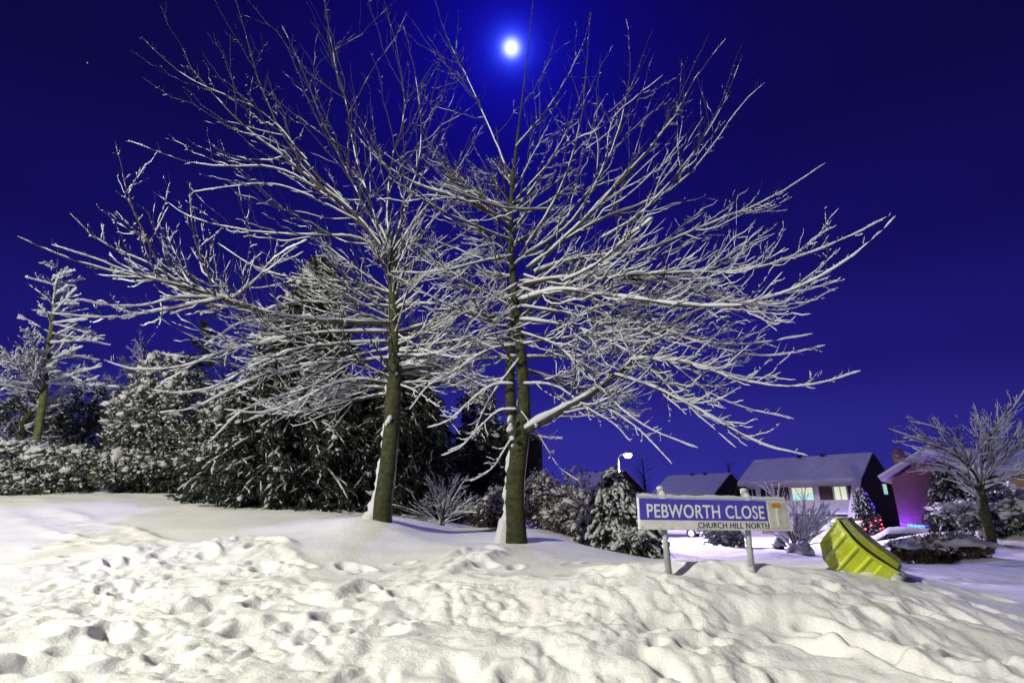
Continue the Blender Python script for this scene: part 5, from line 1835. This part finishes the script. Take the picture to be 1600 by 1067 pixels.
# dark evergreen mass behind
for px, Y, h_, rx, sd, lb in ((60, 17.5, 608, 2.9, 141, 'dark evergreen bush behind the slender tree'), (290, 17.5, 615, 2.4, 142, 'dark evergreen bush behind the tall loose shrub'),
                              (725, 14.6, 610, 1.15, 143, 'dark evergreen bush in the gap between the two cherry trunks')):
    l_ = at(px, 770, Y)
    shrub('evergreen_bush', lb, 'bush', l_, (rx, 1.0, hgt(px, h_, Y, l_) / 2), sd, 1500, .13, .03, .06, .14, 16, 'needle', 8, 'dark evergreen bushes far back')
# bramble and low shrubs between and right of the trees
l_ = at(690, 822, 10.6)
bare_tree('bramble_shrub', 'tangled bare shrub with fine snowy twigs between the two cherry trunks', 'shrub', l_, [l_ - [0, 0, .1], l_ + [.02, 0, .12], l_ + [.04, 0, .3]], [.05, .04, .02], 26, 151, 1.5, (18, 82), (7, 8, 1), 'branch_dark', 'branch_dark', .010, .9, None, .1, .1, thick=.013, droop=.25)
l_ = at(775, 826, 11.0)
shrub('low_shrub', 'low leafy shrub filling the gap left of the forked cherry trunk', 'shrub', l_, (.75, .6, .42), 152, 900, .07, .012, .045, .5, 12, 'brown_leaf', 6, 'low shrubs along the back of the bank')
l_ = at(868, 832, 11.4)
shrub('low_shrub', 'upright twiggy shrub right of the forked cherry trunk', 'shrub', l_, (.62, .6, .62), 153, 1000, .07, .012, .042, .5, 14, 'brown_leaf', 6, 'low shrubs along the back of the bank')
l_ = at(905, 842, 10.8)
shrub('low_shrub', 'sprawling snowy shrub against the small pointed conifer', 'shrub', l_, (.72, .6, .50), 154, 1000, .075, .014, .052, .62, 12, 'brown_leaf', 6, 'low shrubs along the back of the bank')
l_ = at(880, 800, 15.5)
shrub('low_shrub', 'looser shrub farther back with sparse leaves, under the blue gap of sky', 'shrub', l_, (1.1, .7, .95), 155, 700, .09, .02, .05, .35, 14, 'brown_leaf', 5, 'low shrubs along the back of the bank')
l_ = at(968, 862, 9.6)
conifer('pointed_conifer', 'small pointed conifer bowed under snow, left of the road sign', l_ - [0, 0, .05], hgt(964, 728, 9.6, l_), .95, 161, levels=34, per=11, droop=.40, snowb=.030, shape=.8, nl=.065, cover=1.25, bottom=.03, jag=.3, pads=.45, lean=(-.06, 0))
l_ = at(1000, 868, 9.0)
shrub('low_shrub', 'dark spreading evergreen at the right foot of the pointed conifer', 'shrub', l_ - [.05, 0, .05], (.36, .35, .24), 162, 500, .06, .014, .045, .45, 9, 'leaf', 6, 'low shrubs along the back of the bank')
# far bare trees behind the houses
for px, Y, h_, sd, lb in ((1012, 85, 716, 171, 'distant bare tree between the street lamp and the small house'), (1150, 88, 722, 172, 'distant bare tree behind the gap between the two houses')):
    l_ = at(px, 830, Y)
    hh_ = hgt(px, h_, Y, l_)
    bare_tree('distant_tree', lb, 'tree', l_, [l_ - [0, 0, .3], l_ + [.1, 0, hh_ * .5], l_ + [0, .1, hh_]], [.25, .2, .04], 26, sd, 4.2, (20, 70), (3, 2.5, 0), 'branch_dark', 'branch_dark', .004, .3, 'distant bare trees', .3, thick=.07)
# gardens across the road
l_ = at(1130, 850, 21)
shrub('rounded_shrub', 'rounded shrub smothered in snow, seen between the sign posts', 'shrub', l_ - [0, 0, .1], (.95, .8, .58), 181, 1100, .07, .02, .075, .8, 14)
l_ = at(1246, 862, 15)
bare_tree('bare_shrub', 'many stemmed bare shrub thick with snow, right of the road sign', 'shrub', l_, [l_ - [0, 0, .1], l_ + [.01, 0, .12], l_ + [.02, 0, .25]], [.05, .05, .03], 24, 182, 2.3, (24, 76), (6, 7, 2), 'branch', 'green_bark', .024, 1.1, None, .05, .2, thick=.026, droop=.05, lf=(.3, .6))
l_ = at(1222, 853, 18)
shrub('tiny_shrub', 'small tuft of snowy leaves low behind the right sign post', 'shrub', l_, (.3, .3, .16), 184, 250, .06, .016, .05, .7, 6)
l_ = at(1252, 868, 13)
shrub('snow_ball_shrub', 'little shrub buried to a white ball of snow by the road edge', 'shrub', l_ - [0, 0, .06], (.26, .25, .15), 183, 600, .04, .012, .06, .95, 12)
l_ = at(1503, 845, 17)
conifer('weeping_conifer', 'bushy dark conifer with drooping snowy sprays, left of the spreading tree', l_, hgt(1497, 725, 17, l_), .85, 191, levels=32, per=11, droop=.55, snowb=.030, shape=.55, nl=.09, cover=1.0, bottom=.04, jag=.4, pads=.4)
l_ = at(1580, 845, 15)
shrub('garden_hedge', 'broad snow laden hedge around the foot of the spreading tree', 'hedge', l_, (1.9, .8, .54), 192, 1900, .09, .024, .085, .72, 22)
l_ = at(1430, 872, 12.6)
shrub('low_hedge', 'low brown clipped hedge with a thick cap of snow, beside the road', 'hedge', l_ + [.08, 0, -.02], (.50, .5, .27), 193, 1300, .06, .014, .05, .14, 18, 'brown_leaf', 7, 'low capped hedges by the road', .75)
l_2 = at(1490, 870, 12.9)
shrub('low_hedge', 'longer low brown hedge under smooth snow, nearest the spreading tree', 'hedge', l_2 - [0, 0, .02], (1.0, .5, .29), 194, 1700, .06, .014, .05, .14, 20, 'brown_leaf', 7, 'low capped hedges by the road', .75)


def snow_cap(parent, loc, rx, ry, z, seed, th=.06):
    n_, m_ = 60, 24
    u = np.linspace(-1, 1, n_)[:, None]
    v = np.linspace(-1, 1, m_)[None]
    e = np.clip(1 - np.abs(u) ** 4, 0, 1) * np.clip(1 - np.abs(v) ** 4, 0, 1)
    x = loc[0] + u * rx + 0 * v
    y = loc[1] + v * ry + 0 * u
    nz_ = perlin(x / .5, y / .35, seed) * .06 + perlin(x / .18, y / .16, seed + 1) * .03
    zt = z + e ** .5 * (th + nz_) - (1 - e) ** 2 * .07
    V = np.stack([x, y, zt], -1).reshape(-1, 3)
    i_ = np.arange(n_ * m_).reshape(n_, m_)
    Q = np.stack([i_[:-1, :-1], i_[1:, :-1], i_[1:, 1:], i_[:-1, 1:]], -1).reshape(-1, 4)
    o = mesh_obj('snow_cap', V, Q, M['shrub_snow'], parent)
    sd_ = o.modifiers.new('thickness', 'SOLIDIFY')
    sd_.thickness = .05
    return o


for o_, l3, rx, sd in ((bpy.data.objects['low_hedge'], l_, .46, 5), (bpy.data.objects['low_hedge.001'], l_2, .92, 9)):
    lz = P(1430, 849, 12.6)[2] if sd == 5 else P(1490, 846, 12.9)[2]
    snow_cap(o_, l3 + np.array([.08 if sd == 5 else 0, 0.05, 0]), rx, .42, lz, sd)
l_ = at(1512, 858, 12.9)
shrub('russet_shrub', 'small russet leaved shrub between the low hedge and the spreading tree', 'shrub', l_ + [.25, .2, 0], (.28, .25, .24), 195, 350, .06, .015, .05, .45, 8, 'brown_leaf')
# spreading garden tree on the right
YS = 14.0
l_ = at(1543, 830, YS)
tp_ = [l_ - [0, 0, .2]] + [P(px, py, YS) for px, py in ((1542, 815), (1537, 790), (1532, 768), (1530, 750))]
traced = []
for pts, Y1, r0 in (([(1533, 770), (1512, 748), (1482, 730), (1440, 724), (1396, 720)], 13.2, .05), ([(1530, 760), (1525, 738), (1490, 706), (1450, 692), (1388, 670)], 13.4, .05),
                    ([(1530, 755), (1530, 720), (1545, 680), (1575, 650), (1604, 605)], 13.8, .055), ([(1532, 758), (1545, 735), (1562, 700), (1605, 668)], 14.4, .05),
                    ([(1535, 766), (1565, 752), (1610, 730), (1660, 712)], 13.6, .06), ([(1528, 750), (1520, 722), (1500, 690), (1460, 665), (1418, 658)], 14.6, .045),
                    ([(1530, 748), (1540, 702), (1530, 660), (1520, 628)], 14.6, .04), ([(1533, 755), (1565, 720), (1610, 690), (1660, 650)], 14.2, .05),
                    ([(1528, 752), (1505, 725), (1470, 715), (1425, 700)], 14.8, .04), ([(1533, 752), (1555, 700), (1560, 660), (1580, 630)], 14.9, .04),
                    ([(1533, 757), (1580, 742), (1640, 738)], 13.0, .04), ([(1528, 745), (1490, 695), (1440, 680), (1410, 685)], 13.9, .035)):
    n_ = len(pts)
    traced.append(([P(px, py, YS + (Y1 - YS) * i / (n_ - 1)) for i, (px, py) in enumerate(pts)], r0))
bare_tree('spreading_tree', 'low spreading garden tree with snow lined limbs at the right edge', 'tree', l_, tp_, [.13, .115, .105, .10, .08], 8, 201, 1.6, (15, 70), (6, 7, 2), 'branch', 'bark', .018, 1.0, None, .7, .15, traced, .03, .05, (.25, .55))
